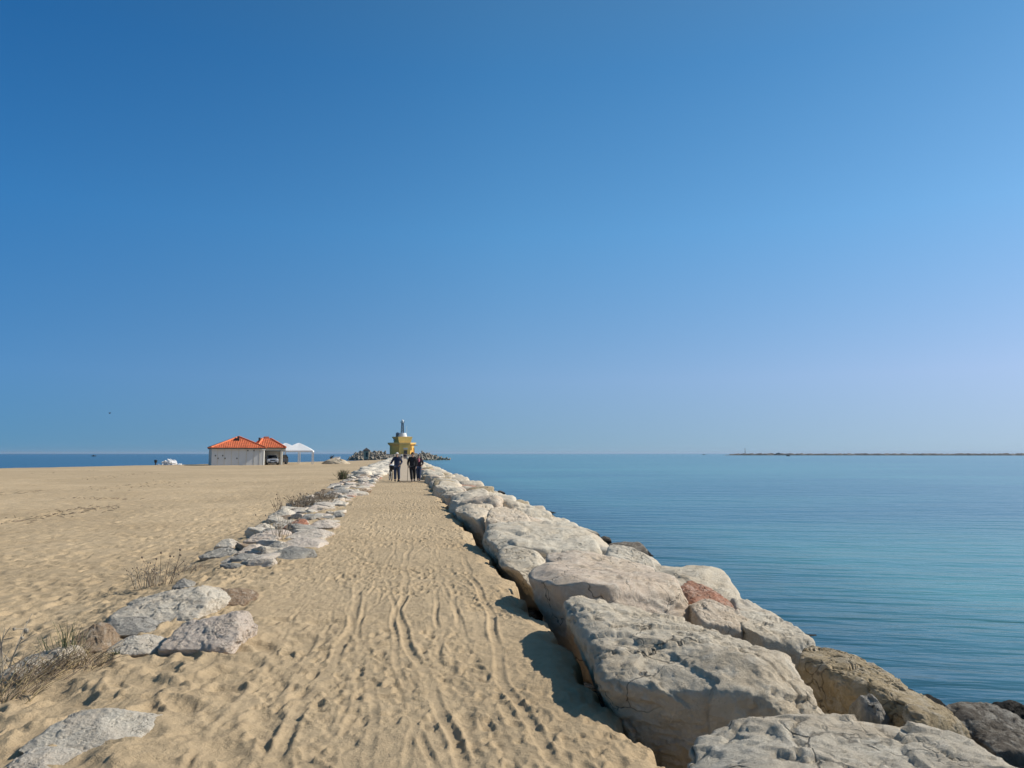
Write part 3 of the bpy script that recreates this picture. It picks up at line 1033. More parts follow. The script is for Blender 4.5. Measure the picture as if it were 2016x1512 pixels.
lstone(418, 1058, 458, 1080, 613, M['lime_small'], "upright pale stone at the beach side of the row", 0, (.5, 0))
lstone(458, 1070, 516, 1094, 614, M['lime_small'], "white pitted stone in front of a black hollow", -.02, (.5, 0))
lstone(512, 1064, 556, 1084, 615, M['grey'], "dark faced stone beside the white pitted one", -.02, (.6, 0))
lstone(540, 1056, 628, 1082, 616, M['lime_small'], "long straight cream slab nearest the path in the row", -.03, (.5, 0), 0.5)
lstone(470, 1048, 538, 1070, 617, M['lime_small'], "cream block on the beach side above the pitted stone", 0, (.5, 0))
lstone(504, 1038, 540, 1054, 618, M['grey'], "dark grey rounded stone in the middle of the row", .03, (.5, 0))
lstone(560, 1040, 642, 1062, 619, M['lime_small'], "low yellowish slab right of the dry stems", -.02, (.6, 0), 0.6)
lstone(556, 1018, 600, 1042, 620, M['red'], "red brown stone catching sun on its right side", .02, (.7, 0))
lstone(596, 1022, 658, 1042, 621, M['lime_small'], "flat grey white slab right of the red brown stone", 0, (.5, 0), 0.6)
lstone(524, 998, 570, 1022, 622, M['lime_small'], "pale pointed stone on the beach side beyond the cream block", 0, (.6, 0))
lstone(488, 1028, 530, 1048, 623, M['lime_small'], "yellowish stone with dark holes on the beach side", 0, (.5, 0))
lstone(652, 1006, 674, 1018, 624, M['grey'], "small dark stone at the path side of the row", 0, (.5, 0))

LG = "stones of the beach side row"
ns = 0
yy = 12.6
while yy < 62:
    wide = 1.15 + 1.2 * min(1, max(0, (yy - 14) / 16))
    k = 3 if yy < 18 else 4
    if 17.5 < yy < 20.5: k = 2
    for _ in range(k):
        x = -1.72 - rs.random() * wide
        sz = rs.uniform(.24, .56) * (1.0 if yy < 25 else 1.2)
        z = ground(x, yy) - 0.04
        u = rs.random()
        mat = M['grey'] if u < .12 else M['brown'] if u < .2 else M['red'] if u < .23 else None
        side = "beach side" if x < -1.72 - wide * .5 else "path side"
        kind = "grey stone" if u < .12 else "brown stone" if u < .2 else "reddish stone" if u < .23 else "pale stone"
        zone = "before the green shrub" if yy < 34 else "beyond the green shrub" if yy < 48 else "left of the walkers"
        place(rs.choice(US)[0], "stone", (x, yy + rs.uniform(-.3, .3), z), (sz * rs.uniform(.9, 1.5), sz * rs.uniform(.8, 1.2), sz * rs.uniform(.45, .75)),
              (rs.uniform(-.25, .25), rs.uniform(-.25, .25), rs.uniform(0, 6.28)), f"{kind} on the {side} of the row {zone}", "stone", LG, mat)
        ns += 1
    yy += rs.uniform(.45, .75) * (1 + yy / 60)
far_V, far_F, far_n = [], [], 0
yy = 62
while yy < 335:
    for _ in range(3):
        V, f = UF[rs.randrange(len(UF))]
        x = rs.uniform(-4.4, -1.5) if yy < 120 else rs.uniform(-4.8, -1.2)
        sz = rs.uniform(.6, 1.2)
        m = Matrix.LocRotScale(Vector((x, yy, -.05 if x > -3.8 else -.3)), Matrix.Rotation(rs.uniform(0, 6.28), 3, 'Z').to_quaternion(), Vector((sz * 1.2, sz * 1.2, sz * .9)))
        A = np.array(m)
        far_V.append(V @ A[:3, :3].T + A[:3, 3]); far_F.append(f + far_n); far_n += len(V)
    yy += rs.uniform(.7, 1.3) * (1 if yy < 140 else 1.8)
o = link("distant_stones", np_mesh("distant_stones", np.concatenate(far_V), np.concatenate(far_F)), M['lime_small'])
tag(o, "distant run of pale stones along the beach side of the pier", "stones", kind='stuff')
print("boulders", n_b, "stones", ns)

# ------------------------------------------------------------------ more materials
M['wall_grey'] = simple("grey_plaster", (0.66, 0.665, 0.65), 0.9, 0.05, 0.8)
M['wall_white'] = simple("white_plaster", (0.78, 0.76, 0.70), 0.9, 0.06, 1.2)
M['wall_cream'] = simple("cream_plaster", (0.62, 0.59, 0.51), 0.9, 0.08, 1.2)
M['tile'] = simple("orange_clay_tiles", (0.76, 0.21, 0.085), 0.8, 0.22, 1.6)
M['ridge'] = simple("pale_ridge_tiles", (0.70, 0.24, 0.12), 0.75, 0.15, 3.0)
M['dark_wood'] = simple("dark_fascia", (0.07, 0.06, 0.055), 0.7)
M['black'] = simple("black_paint", (0.018, 0.018, 0.02), 0.5)
M['canvas'] = simple("white_canvas", (0.82, 0.82, 0.80), 0.8, 0.04, 2.0)
M['post'] = simple("cream_post", (0.78, 0.75, 0.68), 0.6, 0.05)
M['car_silver'] = simple("silver_car_paint", (0.36, 0.38, 0.41), 0.3, 0.04, 2.0, 0.3, 0)
M['car_dark'] = simple("dark_car_paint", (0.02, 0.022, 0.027), 0.3, 0.04, 2.0, 0.2, 0)
M['glass'] = simple("dark_glass", (0.012, 0.015, 0.02), 0.06, 0.05, 2.0, 0.0, 0)
M['lamp'] = simple("lamp_glass", (0.75, 0.76, 0.78), 0.15, 0.05, 2.0, 0.2, 0)
M['rubber'] = simple("tyre_rubber", (0.02, 0.02, 0.02), 0.85)
M['steel'] = simple("galvanised_steel", (0.34, 0.37, 0.40), 0.5, 0.08, 5, 0.5)
M['lattice'] = simple("blue_grey_lattice_paint", (0.10, 0.14, 0.19), 0.6)
M['ochre_wall'] = simple("ochre_yellow_plaster", (0.90, 0.57, 0.15), 0.85, 0.10, 0.6)
M['ochre_trim'] = simple("pale_ochre_trim", (0.80, 0.53, 0.18), 0.85, 0.08, 0.8)
M['white_paint'] = simple("white_paint", (0.82, 0.82, 0.79), 0.6, 0.04, 1.5)
M['tetra'] = simple("tetrapod_concrete", (0.33, 0.285, 0.225), 0.95, 0.25, 0.9)
M['far_stone'] = simple("distant_stone", (0.18, 0.17, 0.155), 0.95, 0.45, 0.12)
M['white_plastic'] = simple("white_boards", (0.80, 0.79, 0.78), 0.5, 0.08, 3)
M['navy'] = simple("navy_cloth", (0.03, 0.04, 0.08), 0.9)
M['denim'] = simple("dark_denim", (0.04, 0.058, 0.105), 0.9)
M['plum'] = simple("dark_plum_cloth", (0.035, 0.018, 0.03), 0.9)
M['pink'] = simple("pink_scarf", (0.70, 0.22, 0.25), 0.9)
M['black_cloth'] = simple("black_cloth", (0.014, 0.014, 0.017), 0.9)
M['skin'] = simple("skin", (0.52, 0.30, 0.21), 0.6, 0.06, 8)
M['hair'] = simple("dark_hair", (0.03, 0.022, 0.018), 0.7)
M['grey_hair'] = simple("grey_brown_hair", (0.16, 0.14, 0.12), 0.7)
M['cap'] = simple("white_cap", (0.80, 0.78, 0.75), 0.8)
M['twig'] = simple("dry_brown_stems", (0.25, 0.19, 0.13), 0.9, 0.3, 8)
M['twig_pale'] = simple("dry_pale_stems", (0.36, 0.31, 0.24), 0.9, 0.25, 8)
M['seed'] = simple("dark_seed_heads", (0.06, 0.045, 0.035), 0.9)
M['green'] = simple("marram_green", (0.10, 0.125, 0.055), 0.8, 0.35, 5)
M['straw'] = simple("dry_straw", (0.40, 0.31, 0.17), 0.9, 0.25, 8)
M['mound'] = simple("mounded_sand", (0.50, 0.41, 0.29), 0.95, 0.15, 1.0, 0, 0.6, 6)


def gz(p):
    return ground(p[0], p[1])


# ------------------------------------------------------------------ beach houses
def roof_face(mb, e0, e1, a0, a1, ribs=True, step=0.26, rad=0.055):
    """sloping tiled plane between the eave e0-e1 and the ridge a0-a1 (may be one point), with rows of barrel tiles"""
    e0, e1, a0, a1 = (Vector(q) for q in (e0, e1, a0, a1))
    if (a0 - a1).length < 1e-4: mb.add([e0, e1, a0], [(0, 1, 2)], 0)
    else: mb.add([e0, e1, a1, a0], [(0, 1, 2, 3)], 0)
    if not ribs: return
    d = (e1 - e0); L = d.length; d.normalize()
    u0, u1 = (a0 - e0).dot(d), (a1 - e0).dot(d)
    up = (a0 - e0) - d * u0
    n = d.cross(up).normalized()
    k = int(L / step)
    for i in range(1, k):
        t = L * i / k
        fr = min(1.0, t / max(u0, 1e-3), (L - t) / max(L - u1, 1e-3))
        b = e0 + d * t
        mb.tube([b + n * 0.02, b + up * fr * 0.985 + n * 0.02], rad, 6, 1, cap=True)
    return


def hip_roof(name, eaves, ridge, parent):
    """eaves: 4 corners counterclockwise from front-left; ridge: point list for each side (a0, a1)"""
    mb = MB()
    n = len(eaves)
    for i in range(n):
        roof_face(mb, eaves[i], eaves[(i + 1) % n], ridge[i][0], ridge[i][1])
    for i in range(n):
        mb.tube([Vector(eaves[i]) + Vector((0, 0, .05)), Vector(ridge[i][0]) + Vector((0, 0, .05))], 0.14, 6, 2)
    return mb.build(name, [M['tile'], M['tile'], M['ridge']], parent)


YH = 119.0
fl, fr = at_y(416, 915, YH), at_y(519, 915, YH)
cl = at_y(409.5, 915, 122.5)
HR = R(16)
house = empty("beach_house", (fl.x, YH, 0), HR)
tag(house, "low grey walled beach house with a big orange pyramid roof", "house")


def rel(p, o): return tuple(Vector(p) - o.location)


fp = [(fl.x, YH), (fr.x, YH), (fr.x, YH + 9), (fl.x, YH + 9)]
mb = MB()
mb.prism([(p[0] - house.location.x, p[1] - house.location.y) for p in fp], -0.6, 2.72)
mb.build("wall", M['wall_grey'], house)
mb = MB()
for px in (428, 441, 455, 469, 484, 499, 510):
    q = at_y(px, 900, YH)
    mb.box((q.x - fl.x, -0.012, 1.3), (0.09, 0.03, 2.6))
mb.build("wall_batten", M['wall_cream'], house)
for px, py in ((424, 897), (429, 902.5), (438, 897), (442.5, 902.5), (465.5, 902.5), (487, 887), (499, 887)):
    q = at_y(px, py, YH)
    MB().box((q.x - fl.x, -0.02, q.z), (0.14, 0.05, 0.2)).build("vent_hole", M['black'], house)
ez = 2.62
e0x = at_y(413, 900, YH - .45).x
e = [(e0x, YH - .45, ez), (at_y(521, 900, YH - .45).x, YH - .45, ez), (at_y(521, 900, YH).x + .3, YH + 9.5, ez), (e0x - .0, YH + 9.5, ez)]
apex = at_y(470, 860, YH + 4.5)
apex = (apex.x + 1.24, YH + 4.5, apex.z)
rf = hip_roof("roof", [rel(q, house) for q in e], [(rel(apex, house),) * 2] * 4, house)
mb = MB()
mb.prism([(q[0] - fl.x, q[1] - YH) for q in e], ez - 0.16, ez - 0.01)
mb.build("eave_board", M['dark_wood'], house)
q = at_y(468.6, 863, YH + 3.6)
MB().tube([(q.x - fl.x + 1.0, 3.6, q.z - .6), (q.x - fl.x + 1.0, 3.6, q.z + .35)], 0.16, 8).build("flue", M['black'], rf)
q = at_y(465.0, 865, YH + 3.0)
MB().prism([(q.x - fl.x + .4, 2.6), (q.x - fl.x + 1.25, 2.6), (q.x - fl.x + 1.25, 3.3)], q.z - .25, q.z + .12).build("dormer", M['black'], rf)

# the carport house behind
YC = 121.6
cl0 = at_y(519.5, 915, YC); cr0 = at_y(556, 915, YC)
car_house = empty("carport_house", (cl0.x, YC, 0), HR)
tag(car_house, "beach house with open carport under an orange roof with flat capped top", "house")
W2 = cr0.x - cl0.x
D2 = 7.5
mb = MB()
mb.box((W2 / 2, 4.6, 1.2), (W2 + 1.2, 0.2, 3.6))
mb.box((-0.55, 5.6, 1.2), (0.2, 4.6, 3.6))
mb.box((W2 + .25, 6.0, 1.2), (0.2, 3.6, 3.6))
mb.build("wall", M['wall_cream'], car_house)
lz0 = at_y(530, 887.4, YC).z
lz1 = at_y(530, 882.5, YC).z
mb = MB(); mb.box((W2 / 2, 0.1, (lz0 + lz1) / 2), (W2 + 0.9, 0.24, lz1 - lz0)); mb.build("lintel", M['wall_cream'], car_house)
MB().box((W2 / 2, -0.03, lz0 - .04), (W2 + 0.7, 0.1, 0.09)).build("shutter_edge", M['dark_wood'], car_house)
for px, w in ((518.0, .26), (554.0, .18)):
    q = at_y(px, 905, YC - 1.6 if px < 530 else YC)
    mb = MB()
    sh = -.42 if px < 530 else 0
    mb.lathe((q.x - cl0.x + sh, q.y - YC, -.3), [(w * .62, 0), (w * .62, 2.7)], 16)
    if px < 530: mb.box((q.x - cl0.x + sh, q.y - YC, 2.36), (w + .25, w + .25, .12))
    mb.build("pillar", M['wall_white'] if px < 530 else M['wall_cream'], car_house, bevel=.015)
e = [(at_y(503, 900, YC - .4).x, YC - .4, ez + .05), (at_y(561, 900, YC - .4).x, YC - .4, ez + .05), (at_y(561, 900, YC).x + .2, YC + D2, ez + .05), (at_y(503, 900, YC).x, YC + D2, ez + .05)]
tz = at_y(525, 864, YC + 3).z
t = [(at_y(516.5, 864, YC + 2.9).x + .85, YC + 2.9, tz), (at_y(533, 864, YC + 2.9).x + .85, YC + 2.9, tz), (at_y(533, 864, YC + 2.9).x + .85, YC + 4.2, tz), (at_y(516.5, 864, YC + 2.9).x + .85, YC + 4.2, tz)]
rf = hip_roof("roof", [rel(q, car_house) for q in e], [(rel(t[i], car_house), rel(t[(i + 1) % 4], car_house)) for i in range(4)], car_house)
mb = MB()
ct = [rel(q, car_house) for q in t]
mb.prism([(q[0] * 1, q[1]) for q in ct], tz - .05, tz + .02, 0)
cx = sum(q[0] for q in ct) / 4
mb.prism([(cx + (q[0] - cx) * .55, q[1]) for q in ct], tz + .02, tz + .36)
mb.build("ridge_cap", M['ridge'], rf)
mb = MB()
mb.prism([(q[0] - cl0.x, q[1] - YC) for q in e], ez - .1, ez + .03)
mb.build("eave_board", M['dark_wood'], car_house)
q = at_y(511, 866, YC + 2.0)
MB().tube([(q.x - cl0.x + .55, 2.0, q.z - .9), (q.x - cl0.x + .55, 2.0, q.z + .35)], 0.14, 8).build("flue", M['black'], rf)


# ------------------------------------------------------------------ cars
def car(name, loc, rz, paint, label):
    o = empty(name, loc, rz)
    tag(o, label, "car")
    # stations along the length (front at -y): y, half width, sill z, shoulder z
    st = [(-2.15, .62, .42, .78), (-2.05, .80, .30, .92), (-1.6, .88, .28, .99), (-.95, .90, .27, 1.04), (0.2, .91, .27, 1.06), (1.4, .90, .28, 1.06), (2.0, .84, .32, 1.0), (2.15, .68, .45, .86)]
    mb = MB()
    ring = []
    for y_, w, z0, z1 in st:
        ring.append([(-w * .9, y_, z0), (-w, y_, z0 + .18), (-w, y_, z1 - .18), (-w * .88, y_, z1), (0, y_, z1 + .035), (w * .88, y_, z1), (w, y_, z1 - .18), (w, y_, z0 + .18), (w * .9, y_, z0)])
    vs = [p for r_ in ring for p in r_]
    n = 9
    fs = []
    for i in range(len(st) - 1):
        for k in range(n):
            k2 = (k + 1) % n
            fs.append((i * n + k, i * n + k2, (i + 1) * n + k2, (i + 1) * n + k))
    fs.append(tuple(range(n))); fs.append(tuple((len(st) - 1) * n + k for k in range(n - 1, -1, -1)))
    mb.add(vs, fs)
    body = mb.build("body", paint, o, smooth=False, bevel=.05)
    # cabin: roof shell and glass
    lo = [(-.82, -.95), (.82, -.95), (.82, 1.95), (-.82, 1.95)]
    hi = [(-.62, -.30), (.62, -.30), (.62, 1.70), (-.62, 1.70)]
    MB().prism(lo, 1.0, 1.50, 0, hi).build("window_glass", M['glass'], o)
    mb = MB()
    mb.prism([(-.64, -.32), (.64, -.32), (.64, 1.72), (-.64, 1.72)], 1.497, 1.55)
    for i in range(4):
        mb.tube([(*lo[i], 1.01), (*hi[i], 1.51)], .045, 6)
    mb.build("roof", paint, o, bevel=.015)
    for s_ in (-1, 1):
        MB().box((s_ * .60, -2.10, .76), (.34, .12, .17)).build("headlight", M['lamp'], o, bevel=.03)
        MB().box((s_ * .98, -.72, 1.08), (.2, .1, .14)).build("wing_mirror", M['black'], o, bevel=.02)
        for y_ in (-1.35, 1.35):
            w_ = MB().lathe((0, 0, 0), [(.2, -.11), (.33, -.11), (.345, -.06), (.345, .06), (.33, .11), (.2, .11)], 20)
            w_.v = [(v[2], v[0], v[1]) for v in w_.v]
            wo = w_.build("wheel", M['rubber'], o, loc=(s_ * .80, y_, .345))
            rm = MB().lathe((0, 0, 0), [(.001, -.08), (.2, -.10), (.21, 0), (.2, .10), (.001, .08)], 14)
            rm.v = [(v[2], v[0], v[1]) for v in rm.v]
            rm.build("rim", M['steel'], wo)
    MB().box((0, -2.16, .70), (.7, .08, .13)).build("grille", M['black'], o, bevel=.01)
    MB().box((0, -2.13, .40), (1.35, .16, .16)).build("bumper", M['black'], o, bevel=.03)
    MB().box((0, -2.225, .50), (.5, .02, .11)).build("number_plate", M['white_paint'], o)
    return o


q = at_y(539.8, 915, 122.6)
car("parked_car", (q.x - .5, 123.6, 0), R(12), M['car_silver'], "silver grey car parked nose out in the carport")
q = at_y(562.5, 912, 128)
car("parked_car", (q.x - 1.5, 129.5, 0), R(-20), M['car_dark'], "black car half hidden behind the carport house beside the tents")


# ------------------------------------------------------------------ tents
def tent(px_c, peak_y, Y, half, eave_z, label, top_z):
    c = at_y(px_c, 900, Y)
    o = empty("pagoda_tent", (c.x, Y, 0), R(4))
    tag(o, label, "tent", "white tents beside the carport house")
    mb = MB()
    ringn = []
    prof = [(1.0, eave_z), (.82, eave_z + .24 * (top_z - eave_z)), (.55, eave_z + .53 * (top_z - eave_z)), (.28, eave_z + .80 * (top_z - eave_z)), (.05, top_z)]
    sq = [(-1, -1), (0, -1.0), (1, -1), (1.0, 0), (1, 1), (0, 1.0), (-1, 1), (-1.0, 0)]
    vs, fs = [], []
    for s_, z in prof:
        for i, (a, b) in enumerate(sq):
            dip = -.05 if i % 2 and .2 < s_ < .9 else 0
            vs.append((a * half * s_, b * half * s_, z + dip))
    for i in range(len(prof) - 1):
        for k in range(8):
            k2 = (k + 1) % 8
            fs.append((i * 8 + k, i * 8 + k2, (i + 1) * 8 + k2, (i + 1) * 8 + k))
    fs.append(tuple((len(prof) - 1) * 8 + k for k in range(8)))
    mb.add(vs, fs)
    mb.build("canopy", M['canvas'], o, smooth=False)
    mb = MB()
    for a, b, w, d in ((0, -half, 2 * half, .03), (0, half, 2 * half, .03), (-half, 0, .03, 2 * half - .03), (half, 0, .03, 2 * half - .03)):
        mb.box((a, b, eave_z - .11), (w, d, .26))
    mb.build("valance", M['canvas'], o)
    for a in (-1, 1):
        for b in (-1, 1):
            m_ = MB(); m_.box((a * (half - .1), b * (half - .1), eave_z / 2 - .2), (.14, .14, eave_z + .2)); m_.box((a * (half - .1), b * (half - .1), .03), (.34, .34, .08))
            m_.build("leg", M['post'], o)
    return o


tent(587.5, 872, 133.5, 2.45, 2.24, "white pointed tent standing free at the right of the carport house", at_y(588, 872, 133.5).z)
tent(562, 873, 140.5, 2.45, 2.3, "white pointed tent partly hidden by the orange roof", at_y(561, 872.3, 140.5).z)

# ------------------------------------------------------------------ heap of white boards, post, sand mound
hp = at_y(333.5, 914, 124)
r = random.Random(12)
for k in range(34):
    u = r.gauss(0, .62)
    lvl = r.random() ** 1.3
    z = 0.05 + lvl * max(.1, 1.05 - abs(u - .15) * .62)
    x = hp.x + u * 1.05
    L_, w_ = r.uniform(.35, .9), r.uniform(.25, .5)
    mb = MB()
    mb.prism([(-L_ / 2, -w_ / 2), (L_ / 2 * r.uniform(.7, 1), -w_ / 2 * r.uniform(.6, 1)), (L_ / 2, w_ / 2), (-L_ / 2 * r.uniform(.6, 1), w_ / 2)], -.07, .07)
    o = mb.build("white_board", M['white_plastic'], bevel=.02, loc=(x, 124 + r.uniform(-.6, .6), z))
    o.rotation_euler = (r.uniform(-.9, .9), r.uniform(-.8, .8), r.uniform(0, 3.1))
    tag(o, "white broken board in the white heap at the far edge of the beach", "board", "white boards heaped on the beach")
q = at_y(306.3, 915, 124)
mb = MB()
mb.lathe((0, 0, 0), [(.09, -.2), (.09, .35), (.20, .38), (.23, .75), (.21, .78), (.0, .82)], 12)
tag(mb.build("litter_bin", M['black'], loc=(q.x, 124, 0)), "small dark bin on a post near the white heap", "bin")

md = at_y(661, 913, 134)
v, f = ico(5)
P_ = v.copy()
rr_ = 1 + .16 * fbm(v * 1.6, 4, 71)
P_ = P_ * rr_[:, None] * np.array([2.3, 2.0, 1.05])
P_[:, 2] = np.where(P_[:, 2] < 0, P_[:, 2] * .3, P_[:, 2])
o = link("sand_mound", np_mesh("sand_mound", P_, f), M['mound'], loc=(md.x, 134, -.1))
tag(o, "mound of sand and stones near the water beside the tents", "sand mound")
for k, (dx, dz, s_, mt) in enumerate(((.4, .75, .5, 'lime_small'), (1.0, .55, .6, 'ochre'), (.2, .45, .5, 'lime_small'), (-.3, .55, .4, 'brown'), (.8, .25, .55, 'lime_small'), (-.9, .3, .35, 'grey'))):
    place(US[k][0], "stone", (md.x + dx, 132.6 + .2 * dz + max(0, dz - .3), dz), (s_ * 1.2, s_, s_), (.2, .1, k), "stone stuck in the side of the sand mound by the tents", "stone", "stones in the sand mound", M[mt])
mb = MB()
mb.box((0, 0, .35), (.95, .8, .7)); mb.box((0, 0, .72), (1.02, .87, .06))
tag(mb.build("white_container", M['white_plastic'], loc=(at_y(663.5, 905, 135).x, 135.2, .45), bevel=.03), "white container standing behind the sand mound", "container")
mb = MB()
mb.tube([(0, 0, -.2), (.03, 0, .25), (-.05, .02, .5)], [.2, .17, .12], 8)
mb.tube([(.02, 0, .2), (.3, 0, .38), (.42, .05, .55)], [.11, .08, .05], 7)
mb.tube([(-.02, 0, .15), (-.28, 0, .26)], [.10, .06], 7)
tag(mb.build("tree_stump", M['hair'], loc=(at_y(652, 900, 134).x, 134.2, .9)), "dark stump sticking up from the sand mound", "stump")

# ------------------------------------------------------------------ lighthouse island
YL = 350.0
S_L = YL / F_PX


def lx(px): return at_y(px, 893, YL).x


def lzz(py): return at_y(793, py, YL).z


xs = np.linspace(-32, 30, 70); ys = np.linspace(322, 392, 60)
X, Y = np.meshgrid(xs, ys)
rr_ = np.hypot((X + 1.5) / 23, (Y - 355) / 24)
Z = -2.6 + 4.0 * sstep(1.12, .55, rr_) + .35 * fbm2(X * .5, Y * .5, 3, 15)
idx = np.arange(X.size).reshape(X.shape)
o = link("island_ground", np_mesh("island_ground", np.stack([X, Y, Z], -1).reshape(-1, 3), np.stack([idx[:-1, :-1], idx[:-1, 1:], idx[1:, 1:], idx[1:, :-1]], -1).reshape(-1, 4)), M['rubble'])
tag(o, "rubble islet at the pier head", kind='structure')

lh = empty("lighthouse", (lx(791), YL, 0), R(13))
tag(lh, "ochre yellow lighthouse building with white cone and lattice mast at the pier end", "lighthouse")


def octa(r_, rot=22.5, sx=1.0):
    return [(r_ * sx * math.cos(R(rot + 45 * k)), r_ * math.sin(R(rot + 45 * k))) for k in range(8)]


z0, z1, z2 = 1.0, lzz(874), lzz(860.5)
lo_r, up_r = 5.5, 3.75
MB().prism(octa(lo_r), z0, z1 - .9).build("lower_storey", M['ochre_wall'], lh)
MB().prism(octa(lo_r), z1 - .9, z1 - .1, 0, octa(6.35)).build("lower_cornice", M['ochre_trim'], lh)
MB().prism(octa(6.5), z1 - .1, z1 + .55).build("terrace_parapet", M['ochre_trim'], lh)
MB().prism(octa(up_r), z1 + .55, z2 - 1.3).build("upper_storey", M['ochre_wall'], lh)
MB().prism(octa(up_r), z2 - 1.3, z2 - .1, 0, octa(4.5)).build("upper_cornice", M['ochre_trim'], lh)
MB().prism(octa(4.6), z2 - .1, z2 + .12).build("roof_parapet", M['ochre_trim'], lh)
# the front bay that flares upward
fb = [(-2.5, -lo_r - .35), (2.45, -lo_r - .35), (2.45, -3), (-2.5, -3)]
ft = [(-2.9, -4.9), (3.7, -4.9), (3.7, -3), (-2.9, -3)]
mb = MB()
mb.prism(fb, z0, z1 - .2)
mb.prism([(-2.4, -5.6), (2.5, -5.6), (2.5, -3), (-2.4, -3)], z1 - .2, z2, 0, ft)
mb.build("front_bay", M['ochre_wall'], lh)
MB().box((.35, -lo_r - .42, z0 + 1.1), (1.5, .16, 2.2)).build("door", M['dark_wood'], lh)
MB().box((.35, -lo_r - .40, z0 + 2.95), (2.0, .12, .75)).build("door_panel", M['wall_cream'], lh)
# loggia on the sunny side
sx_ = 4.9
for k in range(3):
    MB().box((lo_r - .9 + .0 * k, -4.6 + 1.25 * k, z0 + 1.7), (.26, .26, 3.4)).build("loggia_post", M['ochre_wall'], lh)
    MB().box((lo_r * .93, -1.9 + k * 1.5, z0 + 1.9), (.14, .9, 1.5)).build("window", M['glass'], lh)
MB().box((4.5, -4.45, z1 - .75), (2.8, 1.8, .25)).build("loggia_slab", M['ochre_trim'], lh)
MB().box((4.5, -4.9, z0 + .6), (2.8, .9, .55)).build("loggia_rail", M['ochre_trim'], lh)
for k in range(2):
    MB().box((-up_r + .1, -1.4 + 1.9 * k, (z1 + z2) / 2 + .2), (.12, .8, 1.0)).build("window", M['glass'], lh)
cz0, cz1 = z2 + .45, lzz(852.5)
ccx = lx(792.0) - lh.location.x
MB().lathe((ccx, 0, z2), [(2.15, 0), (2.0, (cz1 - z2) * .35), (1.75, (cz1 - z2) * .8), (1.6, cz1 - z2), (.01, cz1 - z2 + .02)], 28).build("white_cone", M['white_paint'], lh)
MB().lathe((ccx - 2.1, .5, z2), [(.9, 0), (.85, 1.6), (.55, 2.0), (.01, 2.2)], 14).build("stair_head", M['lattice'], lh)
mast = MB()
mx = lx(791.7) - lh.location.x
mz0, mz1 = cz1 + .02, lzz(832.5)
w0, w1 = .62 * 1.9, .40 * 1.9
cor = [(-.5, -.5), (.5, -.5), (.5, .5), (-.5, .5)]
NB = 6
for a, b in cor:
    mast.tube([(mx + a * w0, b * w0, mz0), (mx + a * w1, b * w1, mz1)], .085, 5)
for i in range(NB):
    za, zb = mz0 + (mz1 - mz0) * i / NB, mz0 + (mz1 - mz0) * (i + 1) / NB
    wa, wb = w0 + (w1 - w0) * i / NB, w0 + (w1 - w0) * (i + 1) / NB
    for k in range(4):
        p, q = cor[k], cor[(k + 1) % 4]
        mast.tube([(mx + p[0] * wa, p[1] * wa, za), (mx + q[0] * wb, q[1] * wb, zb)], .05, 4)
        mast.tube([(mx + q[0] * wa, q[1] * wa, za), (mx + p[0] * wb, p[1] * wb, zb)], .05, 4)
        mast.tube([(mx + p[0] * wb, p[1] * wb, zb), (mx + q[0] * wb, q[1] * wb, zb)], .05, 4)
mt_ = mast.build("lattice_mast", M['lattice'], lh)
mb = MB()
mb.lathe((mx, 0, mz1), [(.3, -.05), (1.0, 0), (1.0, .12), (.3, .14)], 12)
for k in range(8):
    a = k * math.pi / 4
    mb.tube([(mx + .95 * math.cos(a), .95 * math.sin(a), mz1 + .1), (mx + .95 * math.cos(a), .95 * math.sin(a), mz1 + .75)], .04, 4)
mb.build("gallery", M['lattice'], mt_)
MB().lathe((mx, 0, mz1 + .12), [(.5, 0), (.52, .75), (.62, .8), (.3, 1.2), (.05, 1.45)], 12).build("lantern", M['white_paint'], mt_)
q = lx(799.3) - lh.location.x
MB().tube([(q, -1, z2), (q, -1, lzz(838))], .07, 5).build("antenna", M['white_paint'], lh)

# small hut
hy = 327.0
hq = at_y(721.3, 900, hy)
hut = empty("pier_hut", (hq.x, hy, hq.z))
tag(hut, "small square hut with dark pyramid roof on the stones left of the lighthouse", "hut")
MB().box((0, 0, .95), (2.1, 2.1, 3.5)).build("wall", M['mound'], hut)
MB().lathe((0, 0, 2.7), [(2.2, 0), (2.15, .12), (.02, 1.25)], 4, 0, R(45)).build("roof", M['dark_wood'], hut)
MB().box((.2, -1.06, 1.0), (.8, .06, 1.9)).build("door", M['dark_wood'], hut)

# tetrapods
mb = MB()
tet = [Vector((0, 0, 1)), Vector((.943, 0, -.333)), Vector((-.471, .816, -.333)), Vector((-.471, -.816, -.333))]
for d in tet:
    mb.tube([d * .1, d * .55, d * 1.25, d * 1.33], [.50, .46, .33, .26], 10)
tm = mb.build("tetrapod", M['tetra'])
tmesh = tm.data
r = random.Random(31)
nt_ = 0
TL = "grey concrete tetrapod in the jumbled pile around the lighthouse"


def tetra(x, y, z, s_):
    global nt_
    if nt_ == 0: o = tm
    else:
        o = tm.copy(); COL.objects.link(o)
    o.location = (x, y, z); o.scale = (s_,) * 3
    o.rotation_euler = (r.uniform(0, 6.28), r.uniform(0, 6.28), r.uniform(0, 6.28))
    tag(o, TL + (" on its left side" if x < -4 else " on its right side" if x > 3 else " near the walkway"), "tetrapod", "tetrapods round the pier head")
    nt_ += 1


